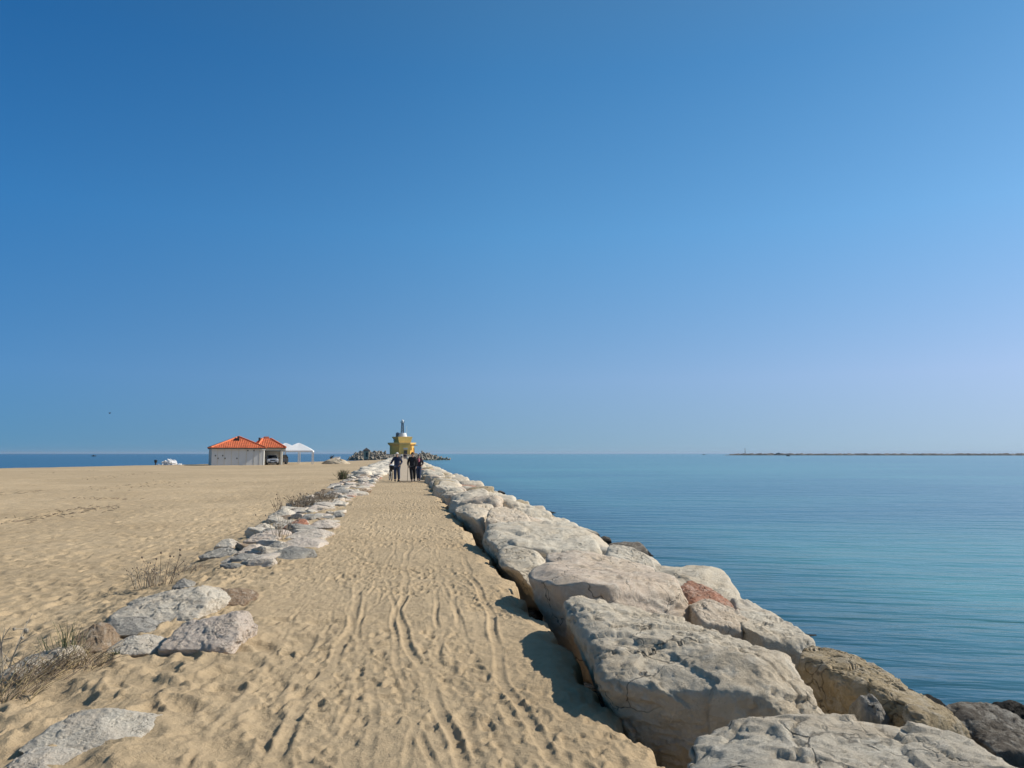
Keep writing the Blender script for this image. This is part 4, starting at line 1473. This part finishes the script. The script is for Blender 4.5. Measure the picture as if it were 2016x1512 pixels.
for row, (yy, zz) in enumerate(((333.5, -.7), (335, .1), (337, .8), (339.5, 1.4), (342, 1.9))):
    x = -23 + row * 1.0
    while x < 20.5 - row * 2.6:
        inner = abs(x)
        edge = min(1, (x + 25) / 6, (22 - x) / 13)
        if not (-3.4 < x < 3.6 and row < 4) and not (-7.5 < x < 7.5 and row > 1) and not (abs(x - hq.x) < 1.6 and row < 2):
            tetra(x, yy + r.uniform(-.7, .7) + (1 - edge) * 6, (zz + 1) * (.35 + .65 * max(0, edge)) - 1 + r.uniform(-.25, .3), r.uniform(.85, 1.15))
        x += r.uniform(1.25, 1.75)

# ------------------------------------------------------------------ far breakwater, mast, boats
A_, B_ = at_y(1424, 893, 1200), at_y(2380, 893, 900)
pts_ = []
N_ = 420
dx_, dy_ = (B_.x - A_.x), (B_.y - A_.y)
Ln_ = math.hypot(dx_, dy_)
ux_, uy_ = dx_ / Ln_, dy_ / Ln_
T = np.linspace(0, Ln_, N_)
prof = np.array([(-7, -1.6), (-5, -.4), (-3, 1.0), (-1, 1.55), (1, 1.7), (4, 1.0), (7, -1.6)])
U, K = np.meshgrid(T, np.arange(len(prof)), indexing='ij')
cr_ = prof[:, 0][None, :].repeat(N_, 0)
hz = prof[:, 1][None, :].repeat(N_, 0)
hz = -1.6 + (hz + 1.6) * sstep(-3, 22, U) + (.75 * vnoise2(U * .37, K * 1.0, 4) + .6 * vnoise2(U * .09, K * .7, 9)) * (hz > -1.5)
Xw = A_.x + ux_ * U - uy_ * cr_; Yw = A_.y + uy_ * U + ux_ * cr_
idx = np.arange(U.size).reshape(U.shape)
o = link("far_breakwater", np_mesh("far_breakwater", np.stack([Xw, Yw, hz], -1).reshape(-1, 3), np.stack([idx[:-1, :-1], idx[:-1, 1:], idx[1:, 1:], idx[1:, :-1]], -1).reshape(-1, 4)), M['far_stone'])
tag(o, "long low stone breakwater far across the water on the horizon", "breakwater")


def on_bw(px):
    d = ray(px, 893)
    # intersection of the sight line with the breakwater axis
    a = (A_.x * d.y - A_.y * d.x) / (uy_ * d.x - ux_ * d.y)
    return Vector((A_.x + ux_ * a, A_.y + uy_ * a, 0))


q = on_bw(1467)
bt = empty("beacon_mast", (q.x, q.y, 1.0))
tag(bt, "thin beacon mast near the end of the far breakwater", "beacon")
MB().tube([(0, 0, -1), (0, 0, 5.2)], [.55, .45], 8).build("pole", M['lattice'], bt)
MB().tube([(0, 0, 5.2), (0, 0, 8.4)], [.4, .35], 8).build("upper_pole", M['brown'], bt)
MB().lathe((0, 0, 8.4), [(.3, 0), (.8, .1), (.8, .5), (.35, .9), (.02, 1.2)], 8).build("lamp", M['lattice'], bt)
q = on_bw(1532)
bh = empty("breakwater_hut", (q.x, q.y, .9))
tag(bh, "small dark block hut on the far breakwater right of the beacon mast", "hut")
MB().box((0, 0, .7), (6.5, 4, 1.9), math.atan2(uy_, ux_)).build("wall", M['far_stone'], bh)
MB().box((1.2, 0, 1.9), (3.2, 3, .6), math.atan2(uy_, ux_)).build("roof", M['lattice'], bh)


def boat(px, py, D, label, L_, hull, rz=0.0):
    d = ray(px, py)
    t_ = D / math.hypot(d.x, d.y)
    o = empty("boat", (d.x * t_, d.y * t_, WATER_Z), rz)
    tag(o, label, "boat", "small boats out at sea")
    st = [(-.5, .10, .42), (-.3, .17, .36), (.1, .18, .33), (.35, .11, .38), (.5, .005, .48)]
    vs, fs = [], []
    for u, w, z in st:
        vs += [(u * L_, -w * L_, z * L_ * .4), (u * L_, -w * L_ * .55, -.1), (u * L_, w * L_ * .55, -.1), (u * L_, w * L_, z * L_ * .4)]
    for i in range(len(st) - 1):
        for k in range(4):
            k2 = (k + 1) % 4
            fs.append((i * 4 + k, i * 4 + k2, i * 4 + 4 + k2, i * 4 + 4 + k))
    fs += [(3, 2, 1, 0), (16, 17, 18, 19)]
    MB().add(vs, fs).build("hull", hull, o)
    MB().prism([(-.22 * L_, -.1 * L_), (.1 * L_, -.1 * L_), (.1 * L_, .1 * L_), (-.22 * L_, .1 * L_)], .13 * L_, .30 * L_, 0, [(-.2 * L_, -.085 * L_), (.04 * L_, -.085 * L_), (.04 * L_, .085 * L_), (-.2 * L_, .085 * L_)]).build("cabin", M['dark_wood'], o)
    return o


boat(1552, 897.2, 900, "tiny dark boat in front of the far breakwater", 4.5, M['dark_wood'])
boat(1386, 893.5, 1700, "tiny boat on the horizon left of the far breakwater", 6, M['dark_wood'])
boat(185, 896, 900, "tiny boat on the horizon above the beach", 4.5, M['dark_wood'])

# bird
d = ray(216, 814).normalized() * 110
bd = MB()
bd.tube([(-.20, 0, 0), (-.1, 0, .01), (.05, 0, .02), (.16, 0, .04), (.22, 0, .05)], [.015, .05, .07, .045, .012], 8)
for s_ in (-1, 1):
    bd.add([(-.07, s_ * .03, .03), (.09, s_ * .03, .03), (.07, s_ * .18, .20), (-.06, s_ * .18, .19), (-.02, s_ * .34, .26),
            (-.07, s_ * .03, .045), (.09, s_ * .03, .045), (.07, s_ * .18, .212), (-.06, s_ * .18, .202)],
           [(0, 1, 2, 3), (3, 2, 4), (5, 8, 7, 6), (8, 4, 7), (0, 3, 8, 5), (1, 6, 7, 2), (2, 7, 4), (3, 4, 8)])
o = bd.build("bird", M['black_cloth'], smooth=True, loc=d + Vector((0, 0, CAM_Z)))
o.rotation_euler = (0, 0, R(60))
o.scale = (.65,) * 3
tag(o, "lone dark bird flying above the beach", "bird")


# ------------------------------------------------------------------ people
def skin_part(name, V, E, rad, mat, parent, sub=2):
    me = bpy.data.meshes.new(name)
    me.from_pydata([tuple(v) for v in V], E, [])
    me.update()
    o = bpy.data.objects.new(name, me)
    COL.objects.link(o)
    sk = o.modifiers.new('skin', 'SKIN')
    sk.use_smooth_shade = True
    for i, rr in enumerate(rad):
        d_ = me.skin_vertices[0].data[i]
        d_.radius = rr if isinstance(rr, tuple) else (rr, rr)
        d_.use_root = (i == 0)
    ss = o.modifiers.new('sub', 'SUBSURF')
    ss.levels = ss.render_levels = sub
    dg = bpy.context.evaluated_depsgraph_get()
    m2 = bpy.data.meshes.new_from_object(o.evaluated_get(dg))
    bpy.data.objects.remove(o)
    o = link(name, m2, mat, parent)
    m2.polygons.foreach_set('use_smooth', [True] * len(m2.polygons))
    return o


def person(loc, label, H, pose, wear):
    """figure facing -y (towards the camera); pose: dict of joints in metres for a 1.75 m person"""
    k = H / 1.75
    o = empty("person", loc)
    tag(o, label, "person")
    J = dict(pelvis=(0, 0, .93), belly=(0, .01, 1.06), chest=(0, .01, 1.28), neck0=(0, .02, 1.44), neck=(0, .0, 1.51), head=(0, -.02, 1.60), crown=(0, -.01, 1.70), nose=(0, -.115, 1.595),
             shL=(-.185, .02, 1.41), elL=(-.25, .04, 1.12), wrL=(-.24, -.06, .88), shR=(.185, .02, 1.41), elR=(.25, .04, 1.12), wrR=(.24, -.06, .88),
             hiL=(-.095, 0, .88), knL=(-.11, -.03, .50), anL=(-.11, .03, .09), toL=(-.12, -.15, .035), hiR=(.095, 0, .88), knR=(.11, -.03, .50), anR=(.11, .03, .09), toR=(.12, -.15, .035))
    J.update(pose)
    J = {a: Vector(b) * k for a, b in J.items()}
    names = list(J)
    V = [J[n] for n in names]
    ix = {n: i for i, n in enumerate(names)}
    rad = dict(pelvis=(.15, .11), belly=(.14, .10), chest=(.17, .11), neck0=.075, neck=.058, head=(.078, .095), crown=(.06, .075), nose=.014,
               shL=.062, elL=.044, wrL=.03, shR=.062, elR=.044, wrR=.03, hiL=.088, knL=.058, anL=.042, toL=.036, hiR=.088, knR=.058, anR=.042, toR=.036)
    E = [(ix[a], ix[b]) for a, b in (("pelvis", "belly"), ("belly", "chest"), ("chest", "neck0"), ("neck0", "neck"), ("neck", "head"), ("head", "crown"), ("head", "nose"), ("chest", "shL"), ("shL", "elL"), ("elL", "wrL"), ("chest", "shR"), ("shR", "elR"), ("elR", "wrR"),
                                     ("pelvis", "hiL"), ("hiL", "knL"), ("knL", "anL"), ("anL", "toL"), ("pelvis", "hiR"), ("hiR", "knR"), ("knR", "anR"), ("anR", "toR"))]
    rd = [rad[n] for n in names]
    rd = [tuple(q * k for q in r_) if isinstance(r_, tuple) else r_ * k for r_ in rd]
    for sd_, s_ in (("L", -1), ("R", 1)):
        w = J["wr" + sd_]
        dirv = (w - J["el" + sd_]).normalized()
        side = Vector((0, -1, 0)) - dirv * Vector((0, -1, 0)).dot(dirv)
        side = side.normalized() if side.length > .2 else Vector((1, 0, 0))
        inn = dirv.cross(side) * s_
        palm = w + dirv * .075 * k
        V.append(palm); rd.append(.03 * k); E.append((ix["wr" + sd_], len(V) - 1))
        pi = len(V) - 1
        for fi, (off, ln) in enumerate(((.028, .075), (.010, .085), (-.009, .08), (-.027, .062))):
            a = palm + side * off * k + dirv * .02 * k
            b = a + dirv * ln * .55 * k + inn * .012 * k
            c = b + dirv * ln * .35 * k + inn * .03 * k
            V += [a, b, c]; rd += [.009 * k, .0085 * k, .007 * k]
            n = len(V)
            E += [(pi, n - 3), (n - 3, n - 2), (n - 2, n - 1)]
        a = w + dirv * .035 * k + side * .03 * k
        b = a + dirv * .03 * k + side * .028 * k
        V += [a, b]; rd += [.011 * k, .009 * k]
        E += [(ix["wr" + sd_], len(V) - 2), (len(V) - 2, len(V) - 1)]
    skin_part("body", V, E, rd, M['skin'], o, 1)
    # face: eyes and mouth
    hd = J["head"]
    mb = MB()
    for s_ in (-1, 1): mb.ell(hd + Vector((s_ * .033, -.082, .018)) * k, (.014 * k, .012 * k, .009 * k), 8, 5)
    mb.ell(hd + Vector((0, -.085, -.05)) * k, (.025 * k, .012 * k, .007 * k), 8, 5)
    mb.build("face_features", M['hair'], o, smooth=True)
    # jacket
    hem = wear.get('hem', .84) * k
    N = ["chest", "belly", "pelvis", "neck0", "shL", "elL", "wrL", "shR", "elR", "wrR"]
    Vj = [J[n] for n in N] + [Vector((J["pelvis"].x, J["pelvis"].y, hem))]
    rj = [(.205, .145), (.185, .14), (.195, .145), .088, .092, .068, .05, .092, .068, .05, (.20 + wear.get('flare', 0), .15)]
    rj = [tuple(q * k for q in r_) if isinstance(r_, tuple) else r_ * k for r_ in rj]
    skin_part("jacket", Vj, [(0, 1), (1, 2), (2, 10), (0, 3), (0, 4), (4, 5), (5, 6), (0, 7), (7, 8), (8, 9)], rj, wear['jacket'], o)
    N = ["pelvis", "hiL", "knL", "anL", "hiR", "knR", "anR"]
    rt = [(.175, .135), .122, .098, .082, .122, .098, .082]
    skin_part("trousers", [J[n] for n in N], [(0, 1), (1, 2), (2, 3), (0, 4), (4, 5), (5, 6)], [tuple(q * k for q in r_) if isinstance(r_, tuple) else r_ * k for r_ in rt], wear['trousers'], o)
    for sd_ in "LR":
        a, t_ = J["an" + sd_], J["to" + sd_]
        skin_part("shoe", [a + Vector((0, .04, -.05)) * k, a + Vector((0, .0, .02)) * k, (a + t_) / 2 + Vector((0, 0, -.01)) * k, t_ + Vector((0, -.04, 0)) * k], [(0, 1), (0, 2), (2, 3)], [.05 * k, .05 * k, .05 * k, .038 * k], wear.get('shoes', M['black_cloth']), o)
    # hair or cap
    c = J["crown"]
    if wear.get('cap'):
        mb = MB()
        mb.ell(c + Vector((0, .0, -.022)) * k, (.092 * k, .106 * k, .068 * k), 16, 8)
        mb.ell(c + Vector((0, -.13, -.02)) * k, (.075 * k, .085 * k, .012 * k), 14, 6)
        mb.build("cap", M['cap'], o, smooth=True)
    else:
        mb = MB()
        mb.ell(c + Vector((0, .022, -.03)) * k, (.096 * k, .108 * k, .10 * k), 16, 8)
        if wear.get('long'):
            mb.ell(c + Vector((0, .055, -.14)) * k, (.10 * k, .065 * k, .13 * k), 14, 8)
        mb.build("hair", wear.get('hair', M['hair']), o, smooth=True)
    if wear.get('scarf'):
        mb = MB()
        n0 = J["neck0"]
        for q, r_ in (((0, -.02, .01), (.11, .10, .05)), ((0, -.04, -.04), (.115, .10, .05)), ((.01, -.10, -.12), (.07, .05, .11))):
            mb.ell(n0 + Vector(q) * k, tuple(a * k for a in r_), 14, 8)
        mb.build("scarf", wear['scarf'], o, smooth=True)
    return o


YP = 48.0
g = at(781, 947.5, 0.03)
p1 = person((g.x, g.y, .03), "man in a white cap and dark jacket walking a bicycle towards the camera", 1.80,
            dict(elL=(-.31, .0, 1.16), wrL=(-.40, -.14, 1.06), elR=(.30, .10, 1.16), wrR=(.17, -.10, .98), knL=(-.10, -.07, .50), anL=(-.09, -.04, .09), toL=(-.10, -.22, .03), knR=(.11, -.02, .5), anR=(.13, .12, .10), toR=(.14, -.05, .035)),
            dict(jacket=M['navy'], trousers=M['denim'], cap=True, hem=.86))
g = at(811.5, 948, 0.05)
p2 = person((g.x, g.y, .045), "dark clothed walker with a long jacket and a walking stick", 1.78,
            dict(elL=(-.27, .06, 1.13), wrL=(-.25, -.10, .95), elR=(.24, .08, 1.12), wrR=(.22, .02, .88), knL=(-.06, -.14, .50), anL=(-.03, -.20, .09), toL=(-.03, -.38, .03), knR=(.13, .04, .5), anR=(.13, .24, .14), toR=(.13, .10, .05)),
            dict(jacket=M['black_cloth'], trousers=M['black_cloth'], hem=.70, flare=.03, hair=M['hair']))
st = MB()
hx = Vector((-.26, -.17, .90)) * (1.78 / 1.75)
st.tube([hx + Vector((.0, .0, .10)), hx, Vector((-.30, -.22, .02))], [.018, .016, .012], 6)
st.ell(hx + Vector((0, 0, .11)), (.03, .05, .022), 8, 6)
o = st.build("walking_stick", M['black'], loc=(g.x, g.y, .045), smooth=True)
tag(o, "thin dark walking stick held by the walker in the long jacket", "walking stick")
g = at(824, 946, 0.05)
p3 = person((g.x, g.y, .045), "walker in a dark plum coat with a pink scarf", 1.66,
            dict(elL=(-.24, .08, 1.13), wrL=(-.22, -.05, .92), elR=(.29, .07, 1.16), wrR=(.20, -.13, 1.0), knL=(-.08, -.05, .50), anL=(-.05, .05, .10), toL=(-.05, -.13, .035), knR=(.08, -.1, .5), anR=(.06, -.12, .09), toR=(.06, -.30, .03)),
            dict(jacket=M['plum'], trousers=M['denim'], hem=.74, hair=M['grey_hair'], long=True, scarf=M['pink']))

# bicycle pushed beside the man
g = at(770, 947, 0.0)
bk = empty("bicycle", (g.x + .03, g.y + .1, .0), R(8))
tag(bk, "bicycle with a dark front basket pushed beside the man in the white cap", "bicycle")


def ring(mb, c, r_, t_, n=28):
    mb.tube([(c[0], c[1] + r_ * math.cos(2 * math.pi * i / n), c[2] + r_ * math.sin(2 * math.pi * i / n)) for i in range(n + 1)], t_, 6, cap=False)


for y_ in (0, 1.08):
    w_ = MB(); ring(w_, (0, 0, 0), .325, .022)
    wo = w_.build("wheel", M['rubber'], bk, loc=(0, y_, .35), smooth=True)
    rm = MB(); ring(rm, (0, 0, 0), .295, .012)
    for i in range(14):
        a = 2 * math.pi * i / 14
        rm.tube([(.02 * (-1) ** i, 0, 0), (0, .295 * math.cos(a), .295 * math.sin(a))], .003, 4)
    rm.tube([(-.05, 0, 0), (.05, 0, 0)], .022, 8)
    rm.build("rim", M['steel'], wo)
mb = MB()
mb.tube([(-.05, 0, .35), (-.05, .10, .72), (0, .14, .78), (0, .18, .95)], .014, 6)
mb.tube([(.05, 0, .35), (.05, .10, .72), (0, .14, .78)], .014, 6)
mb.tube([(0, .16, .84), (0, .62, .30), (0, .80, .85)], .016, 6)
mb.tube([(0, .15, .80), (0, .40, .50), (0, .62, .36)], .014, 6)
mb.tube([(.04, 1.08, .35), (.02, .62, .30)], .01, 6); mb.tube([(.04, 1.08, .35), (.02, .78, .78)], .01, 6)
mb.tube([(-.04, 1.08, .35), (-.02, .62, .30)], .01, 6); mb.tube([(-.04, 1.08, .35), (-.02, .78, .78)], .01, 6)
mb.build("frame", M['black'], bk, smooth=True)
mb = MB()
mb.tube([(-.30, .32, 1.04), (-.22, .22, 1.05), (0, .17, 1.0), (.22, .22, 1.05), (.30, .32, 1.04)], .014, 7)
mb.build("handlebar", M['steel'], bk, smooth=True)
MB().ell((0, .84, .92), (.09, .14, .045), 12, 7).build("saddle", M['black'], bk, smooth=True)
MB().prism([(-.13, -.22), (.13, -.22), (.13, .06), (-.13, .06)], .70, .97, 0, [(-.18, -.25), (.18, -.25), (.18, .08), (-.18, .08)]).build("basket", M['black'], bk)
mb = MB(); mb.ell((0, -.08, 1.0), (.17, .15, .07), 14, 8)
tag(mb.build("white_bag", M['white_plastic'], loc=(bk.location.x, bk.location.y, 0), smooth=True), "small white bag lying in the bicycle basket", "bag")

# distant walkers
for i, (px, yfoot, D, H, jk, lab) in enumerate(((790.5, 901.5, 250, 1.72, 'white_paint', "distant walker in a white top on the walkway ahead"), (796, 902, 240, 1.75, 'black_cloth', "distant walker in black on the walkway near the lighthouse"), (799.0, 902, 245, 1.68, 'plum', "distant walker in plum close to the right walkway edge"))):
    x_ = at_y(px, 900, D).x
    person((x_, D, .045), lab, H, {}, dict(jacket=M[jk], trousers=M['navy'], hem=.8))


# ------------------------------------------------------------------ dry plants
def stem_pts(r, b, h, lean, bend, n=5):
    a = r.uniform(0, 6.28)
    pts = []
    for i in range(n):
        t_ = i / (n - 1)
        pts.append(Vector((b[0] + lean[0] * h * t_ + bend * h * math.cos(a) * t_ * t_, b[1] + lean[1] * h * t_ + bend * h * math.sin(a) * t_ * t_, b[2] + h * t_ * (1 - .25 * bend * t_))))
    return pts


def weed(loc, label, cat, name, stems, h, spread, rad, mats, lean=(0, 0), bend=.35, branch=2, heads=0, seed=1, hvar=.5, flat=1.0, part="stems"):
    r = random.Random(seed)
    o = empty(name, loc)
    tag(o, label, cat)
    sets = [MB() for _ in mats]
    for i in range(stems):
        b = (r.gauss(0, spread[0] * .45), r.gauss(0, spread[1] * .45), -.03)
        hh = h * (1 - hvar * r.random())
        fall = max(.35, 1 - (b[0] / spread[0]) ** 2 * .35)
        ln = (lean[0] + b[0] * .5 / max(.1, spread[0]) + r.gauss(0, .12), lean[1] + r.gauss(0, .15))
        pts = stem_pts(r, b, hh * fall * flat, ln, bend * r.uniform(.3, 1.2))
        mb = sets[i % len(mats)]
        mb.tube(pts, [rad, rad * .9, rad * .75, rad * .6, rad * .35], 3, cap=False)
        for _ in range(branch):
            q = pts[r.randrange(1, 4)]
            l2 = hh * r.uniform(.15, .4)
            a = r.uniform(0, 6.28)
            e = q + Vector((math.cos(a) * l2 * .7, math.sin(a) * l2 * .7, l2 * r.uniform(.1, .8)))
            mb.tube([q, q.lerp(e, .5) + Vector((0, 0, .03 * l2)), e], [rad * .6, rad * .5, rad * .3], 3, cap=False)
            if heads and r.random() < .3: mb.ell(e, (rad * 2.0,) * 3, 6, 4, mi=1)
        if heads and r.random() < heads:
            mb.ell(pts[-1], (rad * 2.7, rad * 2.7, rad * 2.9), 7, 5, mi=1)
    for mb, mt in zip(sets, mats): mb.build(part, [mt, M['seed']], o)
    return o


def gp(px, py, dz=0):
    p = at(px, py, -.1)
    z = ground(p.x, p.y)
    p = at(px, py, z)
    return Vector((p.x, p.y, ground(p.x, p.y) + dz))


weed(gp(300, 1150), "clump of dry thistle stalks with round dark heads on the sand", "dry plant", "dry_thistle", 34, .42, (.30, .15), .0045, [M['twig_pale'], M['twig']], branch=3, heads=.25, seed=3)
weed(gp(322, 1150), "tall dry thistle stalks rising from the thistle clump", "dry plant", "dry_thistle", 6, .62, (.22, .05), .006, [M['twig']], bend=.12, branch=2, heads=.9, seed=5, hvar=.3)
weed(gp(372, 1124), "tangle of pale dry stems trailing behind the thistle clump", "dry plant", "dry_weed", 60, .34, (.34, .25), .0045, [M['twig_pale'], M['twig']], lean=(.3, .5), bend=.9, branch=2, seed=7, flat=.6)
weed(gp(605, 998), "wide grey brown dry bush beyond the stone row", "dry bush", "dry_bush", 170, .62, (.75, .5), .008, [M['twig'], M['twig_pale'], M['twig']], bend=.6, branch=3, heads=.1, seed=9, hvar=.6)
weed(gp(640, 985), "smaller dark dry bush next to the wide bush", "dry bush", "dry_bush", 80, .5, (.45, .4), .008, [M['twig'], M['twig']], bend=.6, branch=3, seed=10)
weed(gp(676, 944), "dark green shrub on the beach side of the stones", "shrub", "green_shrub", 170, .85, (.26, .26), .013, [M['green'], M['green'], M['twig']], bend=.35, branch=3, seed=11, hvar=.65, part="foliage")
weed(gp(690, 950), "low dry stems behind the green shrub", "dry plant", "dry_weed", 60, .3, (.6, .4), .01, [M['straw'], M['twig']], bend=.8, branch=2, seed=12, flat=.6)
weed(gp(548, 1062), "thin upright dry stalks between the stones of the row", "dry plant", "dry_weed", 16, .62, (.30, .14), .0055, [M['twig_pale'], M['twig']], bend=.2, branch=3, seed=13, heads=.3)
weed(gp(560, 1052), "leaning pale stalks beside the red brown stone", "dry plant", "dry_weed", 9, .5, (.12, .1), .006, [M['twig_pale']], lean=(.35, .1), bend=.1, branch=1, seed=14, hvar=.3)
weed(gp(548, 1010), "tall twiggy stalks on the far beach side of the stones", "dry plant", "dry_weed", 9, .75, (.12, .1), .008, [M['twig']], bend=.2, branch=3, seed=15, heads=.4)
weed(gp(130, 1305), "green upright reed tuft among dry brown stems", "grass tuft", "grass_tuft", 75, .40, (.13, .09), .0038, [M['green'], M['green'], M['straw']], bend=.25, branch=0, seed=16, hvar=.65, part="blades")
weed(gp(150, 1316), "matted dry brown stems around the foot of the reed tuft", "dry plant", "dry_weed", 85, .24, (.24, .14), .0038, [M['twig'], M['straw'], M['twig']], bend=1.0, branch=2, seed=17, lean=(.2, .3))
weed(gp(55, 1345), "sprawling dark dry stems leaning right in the lower left", "dry plant", "dry_weed", 90, .30, (.36, .15), .004, [M['twig'], M['twig'], M['straw']], lean=(.55, .45), bend=.7, branch=2, seed=18)
weed(gp(10, 1378), "straw coloured dry stems at the left picture edge", "dry plant", "dry_weed", 50, .26, (.26, .14), .004, [M['straw'], M['twig']], lean=(.5, .4), bend=.7, branch=2, seed=19)
weed(gp(4, 1330), "tall dry branched stalk at the left picture edge", "dry plant", "dry_weed", 5, .62, (.06, .06), .0075, [M['twig_pale']], bend=.22, branch=4, seed=20, hvar=.25, heads=.3)
weed(gp(228, 1292), "little green sprig beside the low pale stone", "grass tuft", "grass_tuft", 16, .10, (.06, .04), .0035, [M['green']], bend=.6, branch=1, seed=21, part="blades")
weed(gp(398, 1178), "short dry twigs by the small dark pointed stone", "dry plant", "dry_weed", 26, .16, (.16, .1), .0035, [M['twig'], M['twig_pale']], bend=.7, branch=2, seed=22)
weed(gp(520, 1085), "dry grey twigs in front of the dark faced stone", "dry plant", "dry_weed", 40, .14, (.35, .15), .004, [M['twig_pale'], M['twig']], bend=.9, branch=2, seed=23)

# dark drift debris along the old tide lines
mb = MB()
r = random.Random(77)
for p0, p1, w, n in (((-40, 1022), (215, 987), .5, 150), ((150, 973), (238, 976), .4, 30), ((160, 946), (300, 932), .8, 45), ((-20, 970), (95, 962), .4, 25), ((80, 934), (200, 927), .8, 25), ((235, 960), (350, 946), 1.4, 60)):
    a, b = at(*p0, -.1), at(*p1, -.1)
    for _ in range(n):
        q = a.lerp(b, r.random())
        q += Vector((r.gauss(0, w), r.gauss(0, w), 0))
        q.z = ground(q.x, q.y) + .012
        L_, an = r.uniform(.03, .16), r.uniform(0, 3.14)
        e = Vector((math.cos(an) * L_, math.sin(an) * L_, r.uniform(-.01, .04)))
        mb.tube([q - e, q + Vector((0, 0, .008)), q + e], [.004, .010, .004], 4, cap=False)
o = mb.build("tide_debris", M['twig'])
tag(o, "dark twigs and weed scattered along old tide lines on the beach", "debris", kind='stuff')
print("tetrapods", nt_)

# thin sea air: one closed box round everything, sky outside
mb = MB()
mb.box((0, 9000, 18), (44000, 60000, 46))
mh = bpy.data.materials.new("sea_haze")
mh.use_nodes = True
mh.node_tree.nodes.clear()
ho = nd(mh.node_tree, 'ShaderNodeOutputMaterial')
hv = nd(mh.node_tree, 'ShaderNodeVolumePrincipled')
hv.inputs['Color'].default_value = (0.62, 0.78, 0.97, 1)
hv.inputs['Density'].default_value = 0.00005
hv.inputs['Anisotropy'].default_value = 0.2
mh.node_tree.links.new(hv.outputs[0], ho.inputs['Volume'])
tag(mb.build("haze", mh), "thin pale haze over the sea", kind='stuff')
